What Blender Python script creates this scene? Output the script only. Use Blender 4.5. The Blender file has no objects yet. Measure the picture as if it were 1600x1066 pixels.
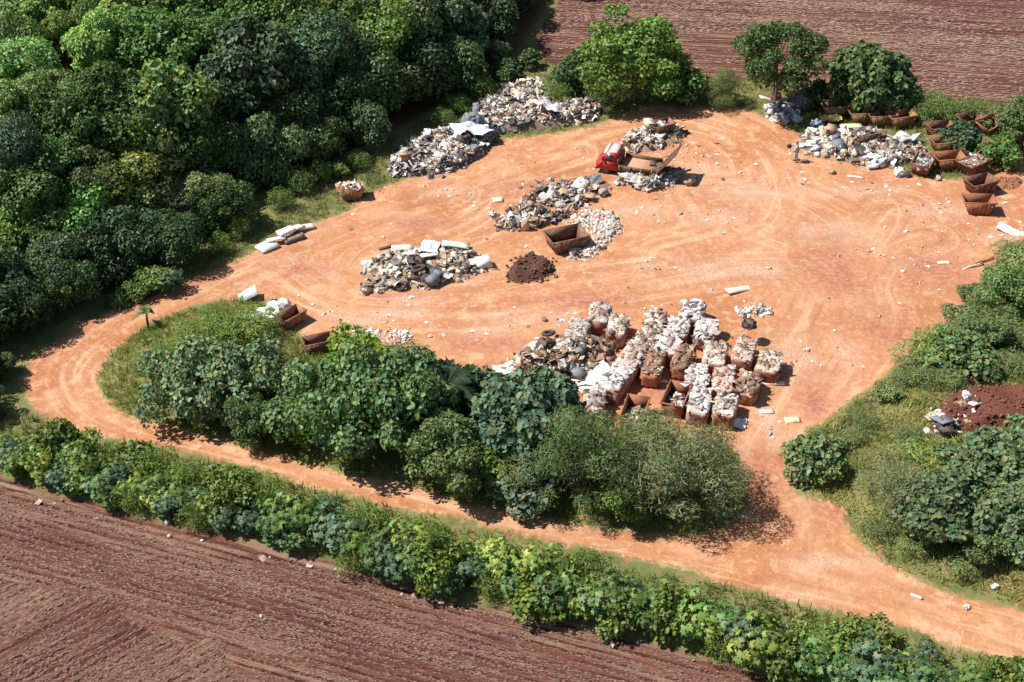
import bpy, math, random
import numpy as np
from mathutils import Vector, Matrix

# ------------------------------------------------------------------ camera, world, sun, exposure
scene = bpy.context.scene
COL = scene.collection
PITCH = math.radians(35.0)
FPX = 2232.0          # focal length in photograph pixels (1600 wide)
CAMH = 51.0
SUN_EL = math.radians(54.0)
SUN_DIR = Vector((-0.998, 0.06, 0.0)).normalized()      # horizontal direction towards the sun

cam_d = bpy.data.cameras.new("camera")
cam = bpy.data.objects.new("camera", cam_d)
COL.objects.link(cam)
cam.location = (0, 0, CAMH)
cam.rotation_euler = (math.pi / 2 - PITCH, 0, 0)
cam_d.sensor_width = 36.0
cam_d.lens = FPX / 1600.0 * 36.0
cam_d.clip_start = 0.5
cam_d.clip_end = 8000
scene.camera = cam

world = bpy.data.worlds.new("World")
scene.world = world
world.use_nodes = True
wn = world.node_tree.nodes
bg = wn["Background"]
sky = wn.new("ShaderNodeTexSky")
sky.sky_type = 'NISHITA'
sky.sun_disc = False
sky.sun_elevation = SUN_EL
sky.sun_rotation = math.atan2(SUN_DIR.x, SUN_DIR.y)
sky.air_density = 1.2
sky.dust_density = 1.0
world.node_tree.links.new(sky.outputs[0], bg.inputs[0])
bg.inputs[1].default_value = 0.058

sun_d = bpy.data.lights.new("sun", 'SUN')
sun_d.energy = 4.9
sun_d.angle = math.radians(0.55)
sun_d.color = (1.0, 0.945, 0.86)
sun = bpy.data.objects.new("sun", sun_d)
COL.objects.link(sun)
sv = Vector((SUN_DIR.x * math.cos(SUN_EL), SUN_DIR.y * math.cos(SUN_EL), math.sin(SUN_EL)))
sun.rotation_euler = sv.to_track_quat('Z', 'Y').to_euler()
sun.location = (-60, 100, 60)

scene.view_settings.view_transform = 'Standard'
scene.view_settings.look = 'None'
scene.view_settings.exposure = 0.66
scene.view_settings.gamma = 1.0
scene.view_settings.use_curve_mapping = False

RNG = np.random.default_rng(7)
random.seed(7)

# ------------------------------------------------------------------ maths helpers
SP, CP = math.sin(PITCH), math.cos(PITCH)

def ground_z0(pts, z=0.0):
    """photo pixels -> points of the level plane at height z"""
    a = np.atleast_2d(np.asarray(pts, float))
    u = (a[:, 0] - 800) / FPX
    v = -(a[:, 1] - 533) / FPX
    dy = CP + v * SP
    dz = -SP + v * CP
    t = (z - CAMH) / dz
    return np.stack([u * t, dy * t], 1)

def sdpoly(p, poly):
    """signed distance, positive inside"""
    p = np.asarray(p, float)
    x, y = p[:, 0], p[:, 1]
    d2 = np.full(len(p), 1e18)
    inside = np.zeros(len(p), bool)
    n = len(poly)
    for i in range(n):
        ax, ay = poly[i]
        bx, by = poly[(i + 1) % n]
        ex, ey = bx - ax, by - ay
        wx, wy = x - ax, y - ay
        t = np.clip((wx * ex + wy * ey) / (ex * ex + ey * ey + 1e-12), 0, 1)
        d2 = np.minimum(d2, (wx - ex * t) ** 2 + (wy - ey * t) ** 2)
        c = (ay > y) != (by > y)
        with np.errstate(divide='ignore', invalid='ignore'):
            xi = ax + (y - ay) / (by - ay + 1e-30) * ex
        inside ^= c & (x < xi)
    d = np.sqrt(d2)
    return np.where(inside, d, -d)

def sdnear(p, poly, m):
    """sdpoly, but only worked out near the polygon (farther out it is just -m)"""
    p = np.asarray(p, float)
    lo_, hi_ = poly.min(0) - m, poly.max(0) + m
    k = (p[:, 0] > lo_[0]) & (p[:, 0] < hi_[0]) & (p[:, 1] > lo_[1]) & (p[:, 1] < hi_[1])
    out = np.full(len(p), -float(m))
    if k.any(): out[k] = np.maximum(sdpoly(p[k], poly), -m)
    return out

def dline(p, line):
    p = np.asarray(p, float)
    line = np.asarray(line)
    if len(p) > 5000:
        m = 8.0
        lo_, hi_ = line.min(0) - m, line.max(0) + m
        k = (p[:, 0] > lo_[0]) & (p[:, 0] < hi_[0]) & (p[:, 1] > lo_[1]) & (p[:, 1] < hi_[1])
        out = np.full(len(p), m)
        if 0 < k.sum() < len(p): 
            out[k] = dline(p[k], line)
            return out
    d2 = np.full(len(p), 1e18)
    for i in range(len(line) - 1):
        ax, ay = line[i]
        ex, ey = line[i + 1][0] - ax, line[i + 1][1] - ay
        wx, wy = p[:, 0] - ax, p[:, 1] - ay
        t = np.clip((wx * ex + wy * ey) / (ex * ex + ey * ey + 1e-12), 0, 1)
        d2 = np.minimum(d2, (wx - ex * t) ** 2 + (wy - ey * t) ** 2)
    return np.sqrt(d2)

def sstep(a, b, x):
    t = np.clip((x - a) / (b - a), 0, 1)
    return t * t * (3 - 2 * t)

def smooth_line(pts, k=2):
    pts = np.asarray(pts, float)
    for _ in range(k):
        q = [pts[0]]
        for i in range(len(pts) - 1):
            q.append(pts[i] * .75 + pts[i + 1] * .25)
            q.append(pts[i] * .25 + pts[i + 1] * .75)
        q.append(pts[-1])
        pts = np.array(q)
    return pts

def smooth_poly(pts):
    pts = np.asarray(pts, float)
    q = []
    n = len(pts)
    for i in range(n):
        a, b = pts[i], pts[(i + 1) % n]
        q.append(a * .75 + b * .25)
        q.append(a * .25 + b * .75)
    return np.array(q)

_perm = np.random.default_rng(3).random((256, 256))
def vnoise(x, y, s):
    """tileable value noise 0..1"""
    x = np.asarray(x, float) * s + 1000.0
    y = np.asarray(y, float) * s + 1000.0
    xi = np.floor(x).astype(int); yi = np.floor(y).astype(int)
    fx = x - xi; fy = y - yi
    fx = fx * fx * (3 - 2 * fx); fy = fy * fy * (3 - 2 * fy)
    g = lambda a, b: _perm[a % 256, b % 256]
    return (g(xi, yi) * (1 - fx) + g(xi + 1, yi) * fx) * (1 - fy) + (g(xi, yi + 1) * (1 - fx) + g(xi + 1, yi + 1) * fx) * fy

# ------------------------------------------------------------------ plan of the place
OUTER = smooth_poly(ground_z0([
    (470, 362), (560, 318), (610, 283), (700, 262), (770, 218), (850, 207), (930, 195), (985, 172), (1060, 163), (1150, 166), (1195, 180),
    (1240, 205), (1290, 235), (1420, 275), (1480, 283), (1560, 262), (1640, 245), (1720, 270), (1700, 330), (1640, 360), (1590, 372), (1540, 420),
    (1510, 485), (1440, 550), (1390, 598), (1300, 655), (1252, 690), (1238, 735), (1250, 772), (1310, 790), (1335, 842), (1400, 895),
    (1500, 928), (1620, 965), (1800, 1030), (1900, 1130), (1600, 1038), (1450, 992), (1300, 952), (1130, 905), (900, 857), (760, 822), (600, 786), (480, 756), (330, 712),
    (200, 680), (125, 680), (62, 648), (34, 620), (30, 585), (52, 552), (105, 516), (195, 480), (300, 440), (390, 392)]))
ISLAND = smooth_poly(ground_z0([
    (150, 600), (165, 558), (205, 518), (260, 492), (330, 470), (400, 463), (440, 490), (480, 535), (530, 552), (600, 548), (700, 578), (800, 605),
    (880, 640), (960, 668), (1060, 690), (1130, 690), (1160, 715), (1172, 760), (1165, 810), (1120, 838), (1000, 838), (900, 818), (780, 796), (600, 752),
    (480, 722), (400, 706), (300, 677), (205, 650), (165, 627)]))
NEARF = ground_z0([(-400, 658), (0, 747), (100, 777), (200, 802), (330, 837), (480, 872), (560, 892), (650, 920), (750, 947), (850, 962), (930, 984),
                   (1060, 1014), (1200, 1060), (1500, 1165), (2200, 1360), (2000, 1700), (-900, 1700), (-900, 560)])
FARF = ground_z0([(852, 98), (836, 70), (870, 0), (900, -120), (900, -420), (4200, -420), (4200, 400), (2000, 210), (1600, 168), (1430, 156), (1300, 140), (1100, 118), (950, 110)])
FOREST = ground_z0([(775, 70), (715, 112), (612, 178), (510, 226), (392, 282), (280, 338), (165, 386), (80, 420), (-15, 458), (-120, 505), (-300, 640), (-900, 640),
                    (-2500, 200), (-2500, -420), (880, -420), (850, -120), (820, 0)])
BANK = smooth_poly(ground_z0([(1600, 378), (1545, 425), (1515, 490), (1445, 555), (1395, 605), (1305, 660), (1258, 695), (1245, 735), (1256, 768), (1320, 795), (1345, 845),
                              (1405, 890), (1505, 922), (1620, 955), (1900, 1060), (2100, 900), (2000, 500), (1800, 380), (1660, 366)]))
BERM = ground_z0([(1285, 690), (1330, 650), (1375, 615), (1400, 588)])
HEDGE = ground_z0([(-120, 690), (0, 694), (60, 706), (150, 718), (200, 727), (330, 758), (480, 803), (600, 834), (760, 868), (860, 888), (940, 917), (1130, 961), (1300, 1007),
                   (1440, 1042), (1600, 1088), (1760, 1140), (1800, 1215), (1600, 1182), (1450, 1136), (1250, 1072), (1060, 1014), (930, 984), (850, 963), (750, 948), (650, 921), (560, 893),
                   (480, 873), (330, 838), (200, 803), (100, 778), (0, 748), (-120, 716)])

TRACKS = [smooth_line(ground_z0(t)) for t in (
    [(1800, 1060), (1600, 990), (1400, 935), (1250, 890), (1050, 855), (850, 818), (700, 782), (550, 748), (400, 712), (250, 672), (150, 640), (112, 592), (140, 545), (225, 490), (330, 445), (430, 400), (530, 352), (650, 310), (760, 282), (850, 250), (900, 236)],
    [(1500, 962), (1360, 910), (1270, 850), (1222, 780), (1212, 700), (1262, 610), (1320, 510), (1345, 410), (1310, 340), (1220, 300), (1120, 300)],
    [(1180, 880), (1205, 800), (1200, 720)], [(560, 455), (555, 425), (580, 400), (640, 372), (720, 352), (780, 300)], [(1100, 300), (1150, 360), (1260, 400), (1360, 470), (1320, 570), (1250, 650)], [(640, 300), (700, 270), (760, 300), (700, 340), (600, 360)],
    [(430, 400), (520, 470), (700, 475), (850, 452), (1000, 425), (1180, 395), (1330, 410), (1450, 370)],
    [(760, 282), (900, 200), (1000, 182), (1100, 185), (1180, 220), (1220, 300), (1200, 360), (1050, 400)],
    [(1215, 690), (1245, 620), (1295, 520), (1335, 440), (1400, 330)])]

def wiggle(p):
    return (vnoise(p[:, 0], p[:, 1], 0.45) - .5) * 1.2 + (vnoise(p[:, 0], p[:, 1], 1.7) - .5) * .45

def sd_dirt(p):
    return np.minimum(sdnear(p, OUTER, 6), -sdnear(p, ISLAND, 6)) + wiggle(p) * .55

def height(p):
    p = np.atleast_2d(np.asarray(p, float))
    x, y = p[:, 0], p[:, 1]
    near = (np.abs(x) < 110) & (y < 200) & (y > 20)
    z = 0.10 * np.sin(x * .11 + 1) * np.cos(y * .09) + 0.05 * (vnoise(x, y, .35) - .5)
    i = sdnear(p, ISLAND, 6)
    z += 0.55 * sstep(0, 3.0, i) * (.7 + .6 * vnoise(x, y, .4))
    b = sdnear(p, BANK, 6)
    z += (0.75 * sstep(-.3, 2.5, b) + .5 * sstep(4, 12, b)) * (.75 + .5 * vnoise(x, y, .3))
    dm = dline(p, BERM)
    z += 0.75 * np.exp(-(dm / .75) ** 2)
    hd = sdnear(p, HEDGE, 6)
    z += .25 * sstep(-1, 1, hd)
    f = sdnear(p, FOREST, 8)
    z += .3 * sstep(-4, 2, f) * vnoise(x, y, .3)
    z += 0.035 * (vnoise(x, y, 1.1) - .5) + .02 * (vnoise(x, y, 2.3) - .5)
    return np.where(near, z, 0.0 * z)

def PM(pts, z=None):
    """photo pixels -> points on the ground (or at height z above level zero)"""
    if z is not None:
        g = ground_z0(pts, z)
        return np.column_stack([g, np.full(len(g), z)])
    a = np.atleast_2d(np.asarray(pts, float))
    zz = np.zeros(len(a))
    for _ in range(6):
        g = np.vstack([ground_z0(a[i:i + 1], zz[i]) for i in range(len(a))])
        zz = height(g) * .7 + zz * .3
    return np.column_stack([g, height(g)])

def P(px, py, z=None):
    return Vector(PM([(px, py)], z)[0])

def hz(x, y):
    return float(height([(x, y)])[0])

# ------------------------------------------------------------------ object helpers
def put(o, label=None, cat=None, group=None, kind=None):
    if label: o["label"] = label
    if cat: o["category"] = cat
    if group: o["group"] = group
    if kind: o["kind"] = kind
    return o

def new_mesh(name, V, F, mat=None, col=None, smooth=False):
    V = np.ascontiguousarray(V, np.float32)
    F = np.ascontiguousarray(F, np.int32)
    k = F.shape[1]
    me = bpy.data.meshes.new(name)
    me.vertices.add(len(V))
    me.vertices.foreach_set("co", V.ravel())
    me.loops.add(F.size)
    me.loops.foreach_set("vertex_index", F.ravel())
    me.polygons.add(len(F))
    me.polygons.foreach_set("loop_start", np.arange(0, F.size, k, dtype=np.int32))
    if smooth:
        me.polygons.foreach_set("use_smooth", np.ones(len(F), bool))
    if col is not None:
        c = np.ones((len(V), 4), np.float32)
        c[:, :col.shape[1]] = col
        a = me.color_attributes.new("Col", 'FLOAT_COLOR', 'POINT')
        a.data.foreach_set("color", c.ravel())
    me.update(calc_edges=True)
    if mat: me.materials.append(mat)
    return me

def link(name, me, parent=None, color=None):
    o = bpy.data.objects.new(name, me)
    COL.objects.link(o)
    if parent: o.parent = parent
    if color is not None: o.color = (*color, 1)
    return o

def empty(name, loc=(0, 0, 0), rz=0.0, sc=(1, 1, 1)):
    o = bpy.data.objects.new(name, None)
    COL.objects.link(o)
    o.empty_display_size = .3
    o.location = loc
    o.rotation_euler = (0, 0, rz)
    o.scale = sc
    return o

class MB:
    """collects triangles"""
    def __init__(s):
        s.V, s.F, s.C, s.n = [], [], [], 0
    def add(s, V, F, c=None):
        V = np.asarray(V, float); F = np.asarray(F, int)
        s.V.append(V); s.F.append(F + s.n); s.n += len(V)
        if c is not None:
            s.C.append(np.tile(np.asarray(c, float), (len(V), 1)))
    def mesh(s, name, mat, smooth=False):
        return new_mesh(name, np.vstack(s.V), np.vstack(s.F), mat, np.vstack(s.C) if s.C else None, smooth)

BOXV = np.array([(x, y, z) for x in (-.5, .5) for y in (-.5, .5) for z in (-.5, .5)], float)
BOXF = np.array([(0, 1, 3), (0, 3, 2), (4, 6, 7), (4, 7, 5), (0, 4, 5), (0, 5, 1), (2, 3, 7), (2, 7, 6), (0, 2, 6), (0, 6, 4), (1, 5, 7), (1, 7, 3)])

def hexa(c):
    """8 corners ordered like BOXV (x,y,z minor) -> tris"""
    return np.array(c, float), BOXF

def box(lo, hi):
    lo = np.array(lo, float); hi = np.array(hi, float)
    return (BOXV + .5) * (hi - lo) + lo, BOXF

def tube(pts, rad, sides=6, cap=True):
    pts = np.asarray(pts, float)
    n = len(pts)
    V, F = [], []
    for i in range(n):
        t = pts[min(i + 1, n - 1)] - pts[max(i - 1, 0)]
        t /= np.linalg.norm(t) + 1e-9
        a = np.array([1, 0, 0]) if abs(t[0]) < .8 else np.array([0, 1, 0])
        u = np.cross(t, a); u /= np.linalg.norm(u)
        w = np.cross(t, u)
        for k in range(sides):
            an = 2 * math.pi * k / sides
            V.append(pts[i] + rad[i] * (u * math.cos(an) + w * math.sin(an)))
    for i in range(n - 1):
        for k in range(sides):
            a, b = i * sides + k, i * sides + (k + 1) % sides
            F += [(a, b, b + sides), (a, b + sides, a + sides)]
    if cap:
        for base, sgn in ((0, 1), ((n - 1) * sides, -1)):
            for k in range(1, sides - 1):
                F.append((base, base + k + 1, base + k) if sgn == 1 else (base, base + k, base + k + 1))
    return np.array(V), np.array(F)

def rot_rand(r, tilt=math.pi):
    e = Matrix.Rotation(r.uniform(0, 6.283), 3, 'Z') @ Matrix.Rotation(r.normal(0, tilt), 3, 'X') @ Matrix.Rotation(r.normal(0, tilt), 3, 'Y')
    return np.array(e)

def ico(sub=1):
    t = (1 + 5 ** .5) / 2
    V = [(-1, t, 0), (1, t, 0), (-1, -t, 0), (1, -t, 0), (0, -1, t), (0, 1, t), (0, -1, -t), (0, 1, -t), (t, 0, -1), (t, 0, 1), (-t, 0, -1), (-t, 0, 1)]
    F = [(0, 11, 5), (0, 5, 1), (0, 1, 7), (0, 7, 10), (0, 10, 11), (1, 5, 9), (5, 11, 4), (11, 10, 2), (10, 7, 6), (7, 1, 8), (3, 9, 4), (3, 4, 2), (3, 2, 6), (3, 6, 8), (3, 8, 9), (4, 9, 5), (2, 4, 11), (6, 2, 10), (8, 6, 7), (9, 8, 1)]
    V = [np.array(v, float) / np.linalg.norm(v) for v in V]
    for _ in range(sub):
        mid, G = {}, []
        def m(a, b):
            k = (min(a, b), max(a, b))
            if k not in mid:
                v = V[a] + V[b]
                V.append(v / np.linalg.norm(v)); mid[k] = len(V) - 1
            return mid[k]
        for a, b, c in F:
            x, y, z = m(a, b), m(b, c), m(c, a)
            G += [(a, x, z), (b, y, x), (c, z, y), (x, y, z)]
        F = G
    return np.array(V), np.array(F)
ICO0, ICO1, ICO2 = ico(0), ico(1), ico(2)

# ------------------------------------------------------------------ materials
def mat_base(name):
    m = bpy.data.materials.new(name)
    m.use_nodes = True
    nt = m.node_tree
    return m, nt, nt.nodes, nt.links, nt.nodes["Principled BSDF"]

class NT:
    """small wrapper to write node graphs tersely"""
    def __init__(s, nt): s.nt = nt
    def n(s, t, **kw):
        nd = s.nt.nodes.new(t)
        for k, v in kw.items(): setattr(nd, k, v)
        return nd
    def l(s, a, b): s.nt.links.new(a, b)
    def set(s, sock, v):
        if isinstance(v, bpy.types.NodeSocket): s.l(v, sock)
        else: sock.default_value = v
    def math(s, op, a, b=0.0, c=None):
        nd = s.n("ShaderNodeMath", operation=op)
        s.set(nd.inputs[0], a); s.set(nd.inputs[1], b)
        if c is not None: s.set(nd.inputs[2], c)
        return nd.outputs[0]
    def ramp(s, fac, a, b, to0=0.0, to1=1.0, smooth=True):
        nd = s.n("ShaderNodeMapRange")
        nd.interpolation_type = 'SMOOTHSTEP' if smooth else 'LINEAR'
        s.set(nd.inputs[0], fac)
        for i, v in enumerate((a, b, to0, to1)): nd.inputs[1 + i].default_value = v
        return nd.outputs[0]
    def mix(s, f, a, b, mode='MIX'):
        nd = s.n("ShaderNodeMix", data_type='RGBA', blend_type=mode)
        s.set(nd.inputs[0], f)
        s.set(nd.inputs[6], (*a, 1) if isinstance(a, tuple) else a)
        s.set(nd.inputs[7], (*b, 1) if isinstance(b, tuple) else b)
        return nd.outputs[2]
    def noise(s, vec, scale, detail=4, rough=.55, dist=0.0):
        nd = s.n("ShaderNodeTexNoise")
        if vec is not None: s.l(vec, nd.inputs["Vector"])
        nd.inputs["Scale"].default_value = scale
        nd.inputs["Detail"].default_value = detail
        nd.inputs["Roughness"].default_value = rough
        nd.inputs["Distortion"].default_value = dist
        return nd.outputs[0]
    def attr(s, name, out=2):
        nd = s.n("ShaderNodeAttribute", attribute_name=name)
        return nd.outputs[out]
    def comb(s, x, y, z=0.0):
        nd = s.n("ShaderNodeCombineXYZ")
        s.set(nd.inputs[0], x); s.set(nd.inputs[1], y); s.set(nd.inputs[2], z)
        return nd.outputs[0]

def terrain_material():
    m, nt, N, L, bs = mat_base("terrain")
    q = NT(nt)
    pos = q.n("ShaderNodeNewGeometry").outputs["Position"]
    nf = q.noise(pos, 3.2, 5, .62)
    nm = q.noise(pos, .55, 4, .6)
    nl = q.noise(pos, .13, 3, .55)
    n9 = q.noise(pos, 9.0, 4, .7)
    # --- bare orange dirt
    dust = q.mix(q.ramp(nl, .36, .66), (0.37, 0.158, 0.076), (0.455, 0.228, 0.120))
    n2 = q.noise(pos, 1.1, 6, .68, .6)
    dust = q.mix(q.ramp(nm, .50, .72, 0, .7), dust, (0.37, 0.155, 0.082))
    dust = q.mix(q.ramp(n2, .50, .66, 0, .75), dust, (0.56, 0.345, 0.205))
    dust = q.mix(q.ramp(n2, .46, .30, 0, .6), dust, (0.33, 0.125, 0.062))
    dust = q.mix(q.ramp(nf, .54, .72, 0, .6), dust, (0.58, 0.38, 0.25))
    dust = q.mix(q.ramp(n9, .56, .74, 0, .5), dust, (0.28, 0.115, 0.065))
    td = q.attr("tdist")
    sx_ = q.n("ShaderNodeSeparateXYZ"); q.l(pos, sx_.inputs[0])
    strk = q.noise(q.comb(q.math('MULTIPLY', td, 2.1), q.math('MULTIPLY', sx_.outputs[0], .10), q.math('MULTIPLY', sx_.outputs[1], .10)), 1.0, 4, .62)
    fade = q.ramp(td, 5.5, 2.0, .12, 1.0)
    dust = q.mix(q.math('MULTIPLY', fade, q.ramp(strk, .52, .68, 0, .55)), dust, (0.60, 0.40, 0.27))
    dust = q.mix(q.math('MULTIPLY', fade, q.ramp(strk, .47, .33, 0, .5)), dust, (0.29, 0.115, 0.062))
    brk = q.ramp(q.noise(pos, .28, 3, .6), .42, .66)
    tr = q.attr("track")
    dust = q.mix(q.math('MULTIPLY', q.math('MULTIPLY', tr, brk), q.ramp(nf, .3, .6, .2, .8)), dust, (0.60, 0.38, 0.24))
    rut = q.attr("rut")
    dust = q.mix(q.math('MULTIPLY', q.math('MULTIPLY', rut, brk), q.ramp(nf, .3, .65, .1, .6)), dust, (0.32, 0.125, 0.064))
    dust = q.mix(q.attr("pale"), dust, q.mix(q.ramp(n9, .42, .6), (0.42, 0.23, 0.15), (0.58, 0.46, 0.37)))
    dust = q.mix(q.attr("redsoil_veil"), dust, q.mix(q.ramp(nf, .4, .6), (0.29, 0.115, 0.072), (0.40, 0.185, 0.125)))
    # --- ploughed red earth
    u = q.attr("fu"); v = q.attr("fv")
    st1 = q.noise(q.comb(q.math('MULTIPLY', u, 2.0), q.math('MULTIPLY', v, .10)), 1.0, 5, .65, .15)
    st2 = q.noise(q.comb(q.math('MULTIPLY', u, 5.0), q.math('MULTIPLY', v, .9)), 1.0, 4, .65)
    st3 = q.noise(q.comb(q.math('MULTIPLY', u, .22), q.math('MULTIPLY', v, .03)), 1.0, 3, .5)
    earth = q.mix(q.ramp(st3, .35, .65), (0.092, 0.032, 0.023), (0.150, 0.064, 0.047))
    sfac = q.math('MULTIPLY', q.ramp(st1, .46, .60), q.ramp(st3, .36, .58, .12, 1.0))
    earth = q.mix(q.math('MULTIPLY', sfac, .95), earth, (0.270, 0.170, 0.122))
    earth = q.mix(q.ramp(st2, .52, .68, 0, .7), earth, (0.225, 0.138, 0.110))
    earth = q.mix(q.ramp(n9, .54, .68, 0, .6), earth, (0.225, 0.138, 0.110))
    earth = q.mix(q.ramp(n9, .46, .34, 0, .7), earth, (0.048, 0.017, 0.015))
    earth = q.mix(q.ramp(st2, .44, .30, 0, .7), earth, (0.05, 0.017, 0.015))
    # bare dark furrow bottoms between straw-covered ridges
    wob = q.noise(pos, .3, 2, .5)
    fur = q.math('SINE', q.math('ADD', q.math('MULTIPLY', u, 2 * math.pi / .46), q.math('MULTIPLY', wob, 2.0)))
    long_ = q.noise(q.comb(q.math('MULTIPLY', u, 2.2), q.math('MULTIPLY', v, .18)), 1.0, 3, .6)
    ff = q.math('MULTIPLY', q.ramp(fur, .35, -.6), q.ramp(long_, .40, .56, .2, 1.0))
    earth = q.mix(ff, earth, (0.050, 0.018, 0.016))
    # --- green ground
    grass = q.mix(q.ramp(nm, .35, .65), (0.105, 0.130, 0.040), (0.185, 0.185, 0.075))
    grass = q.mix(q.ramp(nf, .52, .70, 0, .8), grass, (0.075, 0.10, 0.028))
    grass = q.mix(q.ramp(q.noise(pos, 1.3, 5, .65), .50, .64, 0, .85), grass, (0.25, 0.150, 0.085))
    litter = q.mix(nf, (0.10, 0.045, 0.028), (0.17, 0.08, 0.045))
    litter = q.mix(q.ramp(nm, .45, .65, 0, .75), litter, (0.035, 0.055, 0.02))
    # --- masks from distances kept on the mesh
    edge = q.math('MULTIPLY', q.math('SUBTRACT', nf, .5), 1.3)
    edge2 = q.math('MULTIPLY', q.math('SUBTRACT', n9, .5), .7)
    e = q.math('ADD', edge, edge2)
    fm = q.ramp(q.math('ADD', q.attr("sd_forest"), e), -.6, .6)
    dm = q.ramp(q.math('ADD', q.attr("sd_dirt"), e), -.28, .28)
    em = q.ramp(q.math('ADD', q.attr("sd_field"), e), -.35, .35)
    c = q.mix(fm, grass, litter)
    c = q.mix(dm, c, dust)
    c = q.mix(em, c, earth)
    L.new(c, bs.inputs["Base Color"])
    bs.inputs["Roughness"].default_value = .95
    bs.inputs["Specular IOR Level"].default_value = .12
    hgt = q.math('ADD', q.math('MULTIPLY', nf, .6), q.math('MULTIPLY', n9, .4))
    hf = q.math('ADD', q.math('MULTIPLY', st1, .1), q.math('ADD', q.math('MULTIPLY', st2, .25), q.math('MULTIPLY', n9, .35)))
    hh = q.n("ShaderNodeMix"); q.l(em, hh.inputs[0]); q.l(hgt, hh.inputs[2]); q.l(hf, hh.inputs[3])
    bp = q.n("ShaderNodeBump"); bp.inputs["Strength"].default_value = .75; bp.inputs["Distance"].default_value = .12
    q.l(hh.outputs[0], bp.inputs["Height"]); q.l(bp.outputs[0], bs.inputs["Normal"])
    return m

def leaf_material():
    m, nt, N, L, bs = mat_base("leaf")
    q = NT(nt)
    oc = q.n("ShaderNodeObjectInfo").outputs["Color"]
    c = q.mix(1.0, oc, q.attr("Col", 0), 'MULTIPLY')
    L.new(c, bs.inputs["Base Color"])
    bs.inputs["Roughness"].default_value = .52
    bs.inputs["Specular IOR Level"].default_value = .36
    tl = q.n("ShaderNodeBsdfTranslucent")
    q.l(q.mix(1.0, c, (1.1, 1.25, .6), 'MULTIPLY'), tl.inputs[0])
    mx = q.n("ShaderNodeMixShader"); mx.inputs[0].default_value = .30
    q.l(bs.outputs[0], mx.inputs[1]); q.l(tl.outputs[0], mx.inputs[2])
    L.new(mx.outputs[0], N["Material Output"].inputs[0])
    return m

def vcol_material(name, rough=.8, spec=.25, dirt=.35, scale=2.5):
    """colour kept on the pieces, dusted with the yard's orange earth"""
    m, nt, N, L, bs = mat_base(name)
    q = NT(nt)
    pos = q.n("ShaderNodeNewGeometry").outputs["Position"]
    c = q.attr("Col", 0)
    n1 = q.noise(pos, scale, 5, .65)
    n2 = q.noise(pos, scale * 5, 4, .65)
    c = q.mix(q.ramp(n1, .42, .72, 0, dirt), c, (0.42, 0.20, 0.11))
    c = q.mix(q.ramp(n2, .5, .75, 0, .45), c, q.mix(1.0, c, (.45, .42, .4), 'MULTIPLY'))
    L.new(c, bs.inputs["Base Color"])
    bs.inputs["Roughness"].default_value = rough
    bs.inputs["Specular IOR Level"].default_value = spec
    return m

def object_material(name, rough=.7, spec=.3, dirt=.4, dirtcol=(0.42, 0.20, 0.11), metal=0.0, dark=(.4, .36, .33), scale=3.0, bump=.3):
    """colour from the object itself plus wear and dust"""
    m, nt, N, L, bs = mat_base(name)
    q = NT(nt)
    pos = q.n("ShaderNodeNewGeometry").outputs["Position"]
    c = q.n("ShaderNodeObjectInfo").outputs["Color"]
    n1 = q.noise(pos, scale, 5, .65)
    n2 = q.noise(pos, scale * 4, 5, .7)
    c = q.mix(q.ramp(n2, .45, .7, 0, .7), c, q.mix(1.0, c, dark, 'MULTIPLY'))
    c = q.mix(q.ramp(n1, .42, .68, 0, dirt), c, dirtcol)
    L.new(c, bs.inputs["Base Color"])
    bs.inputs["Roughness"].default_value = rough
    bs.inputs["Specular IOR Level"].default_value = spec
    bs.inputs["Metallic"].default_value = metal
    bp = q.n("ShaderNodeBump"); bp.inputs["Strength"].default_value = bump; bp.inputs["Distance"].default_value = .05
    q.l(n2, bp.inputs["Height"]); q.l(bp.outputs[0], bs.inputs["Normal"])
    return m

M_TERRAIN = terrain_material()
M_LEAF = leaf_material()
M_GRASS = vcol_material("grass_blades", .7, .2, 0.0)
M_STRAW = vcol_material("straw", .85, .15, .0)
M_BARK = object_material("bark", .9, .1, .2, (0.25, 0.16, 0.11), 0, (.45, .42, .4), 4, .5)
M_DEBRIS = vcol_material("debris", .75, .3, .5)
M_BALE = vcol_material("pressed_waste", .85, .2, .35, 3.0)
M_RUST = object_material("rusty_steel", .8, .3, .7, (0.36, 0.16, 0.085), 0, (.4, .32, .3), 2.2)
M_THING = object_material("weathered_surface", .7, .3, .32)
M_CLEAN = object_material("light_sheet", .6, .35, .12)
M_SOIL = object_material("soil", .95, .1, .35, (0.16, 0.06, 0.04), 0, (.5, .45, .42), 2.5, .9)
M_PAINT = object_material("red_paint", .38, .5, .16, (0.45, 0.2, 0.12), 0, (.7, .6, .6), 3, .03)
M_GLASS = object_material("window_glass", .12, .6, .15, (0.3, 0.2, 0.15), 0, (.8, .8, .8), 3, 0)
M_TYRE = object_material("rubber", .85, .25, .35, (0.30, 0.16, 0.10), 0, (.6, .6, .6), 5, .2)
M_SKIN = object_material("skin", .6, .35, 0, (0.2, 0.1, 0.1), 0, (.9, .85, .8), 8, 0)
M_CLOTH = object_material("cloth", .9, .15, .1, (0.4, 0.25, 0.2), 0, (.75, .75, .75), 6, .2)

# ------------------------------------------------------------------ ground, yard, road and fields
STEP = .32
xs = np.concatenate([[-4000, -1500, -500, -220, -130, -95], np.arange(-74, 74.01, STEP), [95, 130, 220, 500, 1500, 4000]])
ys = np.concatenate([[-3000, -800, -200, 0, 22, 33], np.arange(40, 168.01, STEP), [190, 240, 400, 900, 2500, 6000]])
GX, GY = np.meshgrid(xs, ys)
GP = np.column_stack([GX.ravel(), GY.ravel()])

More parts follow.
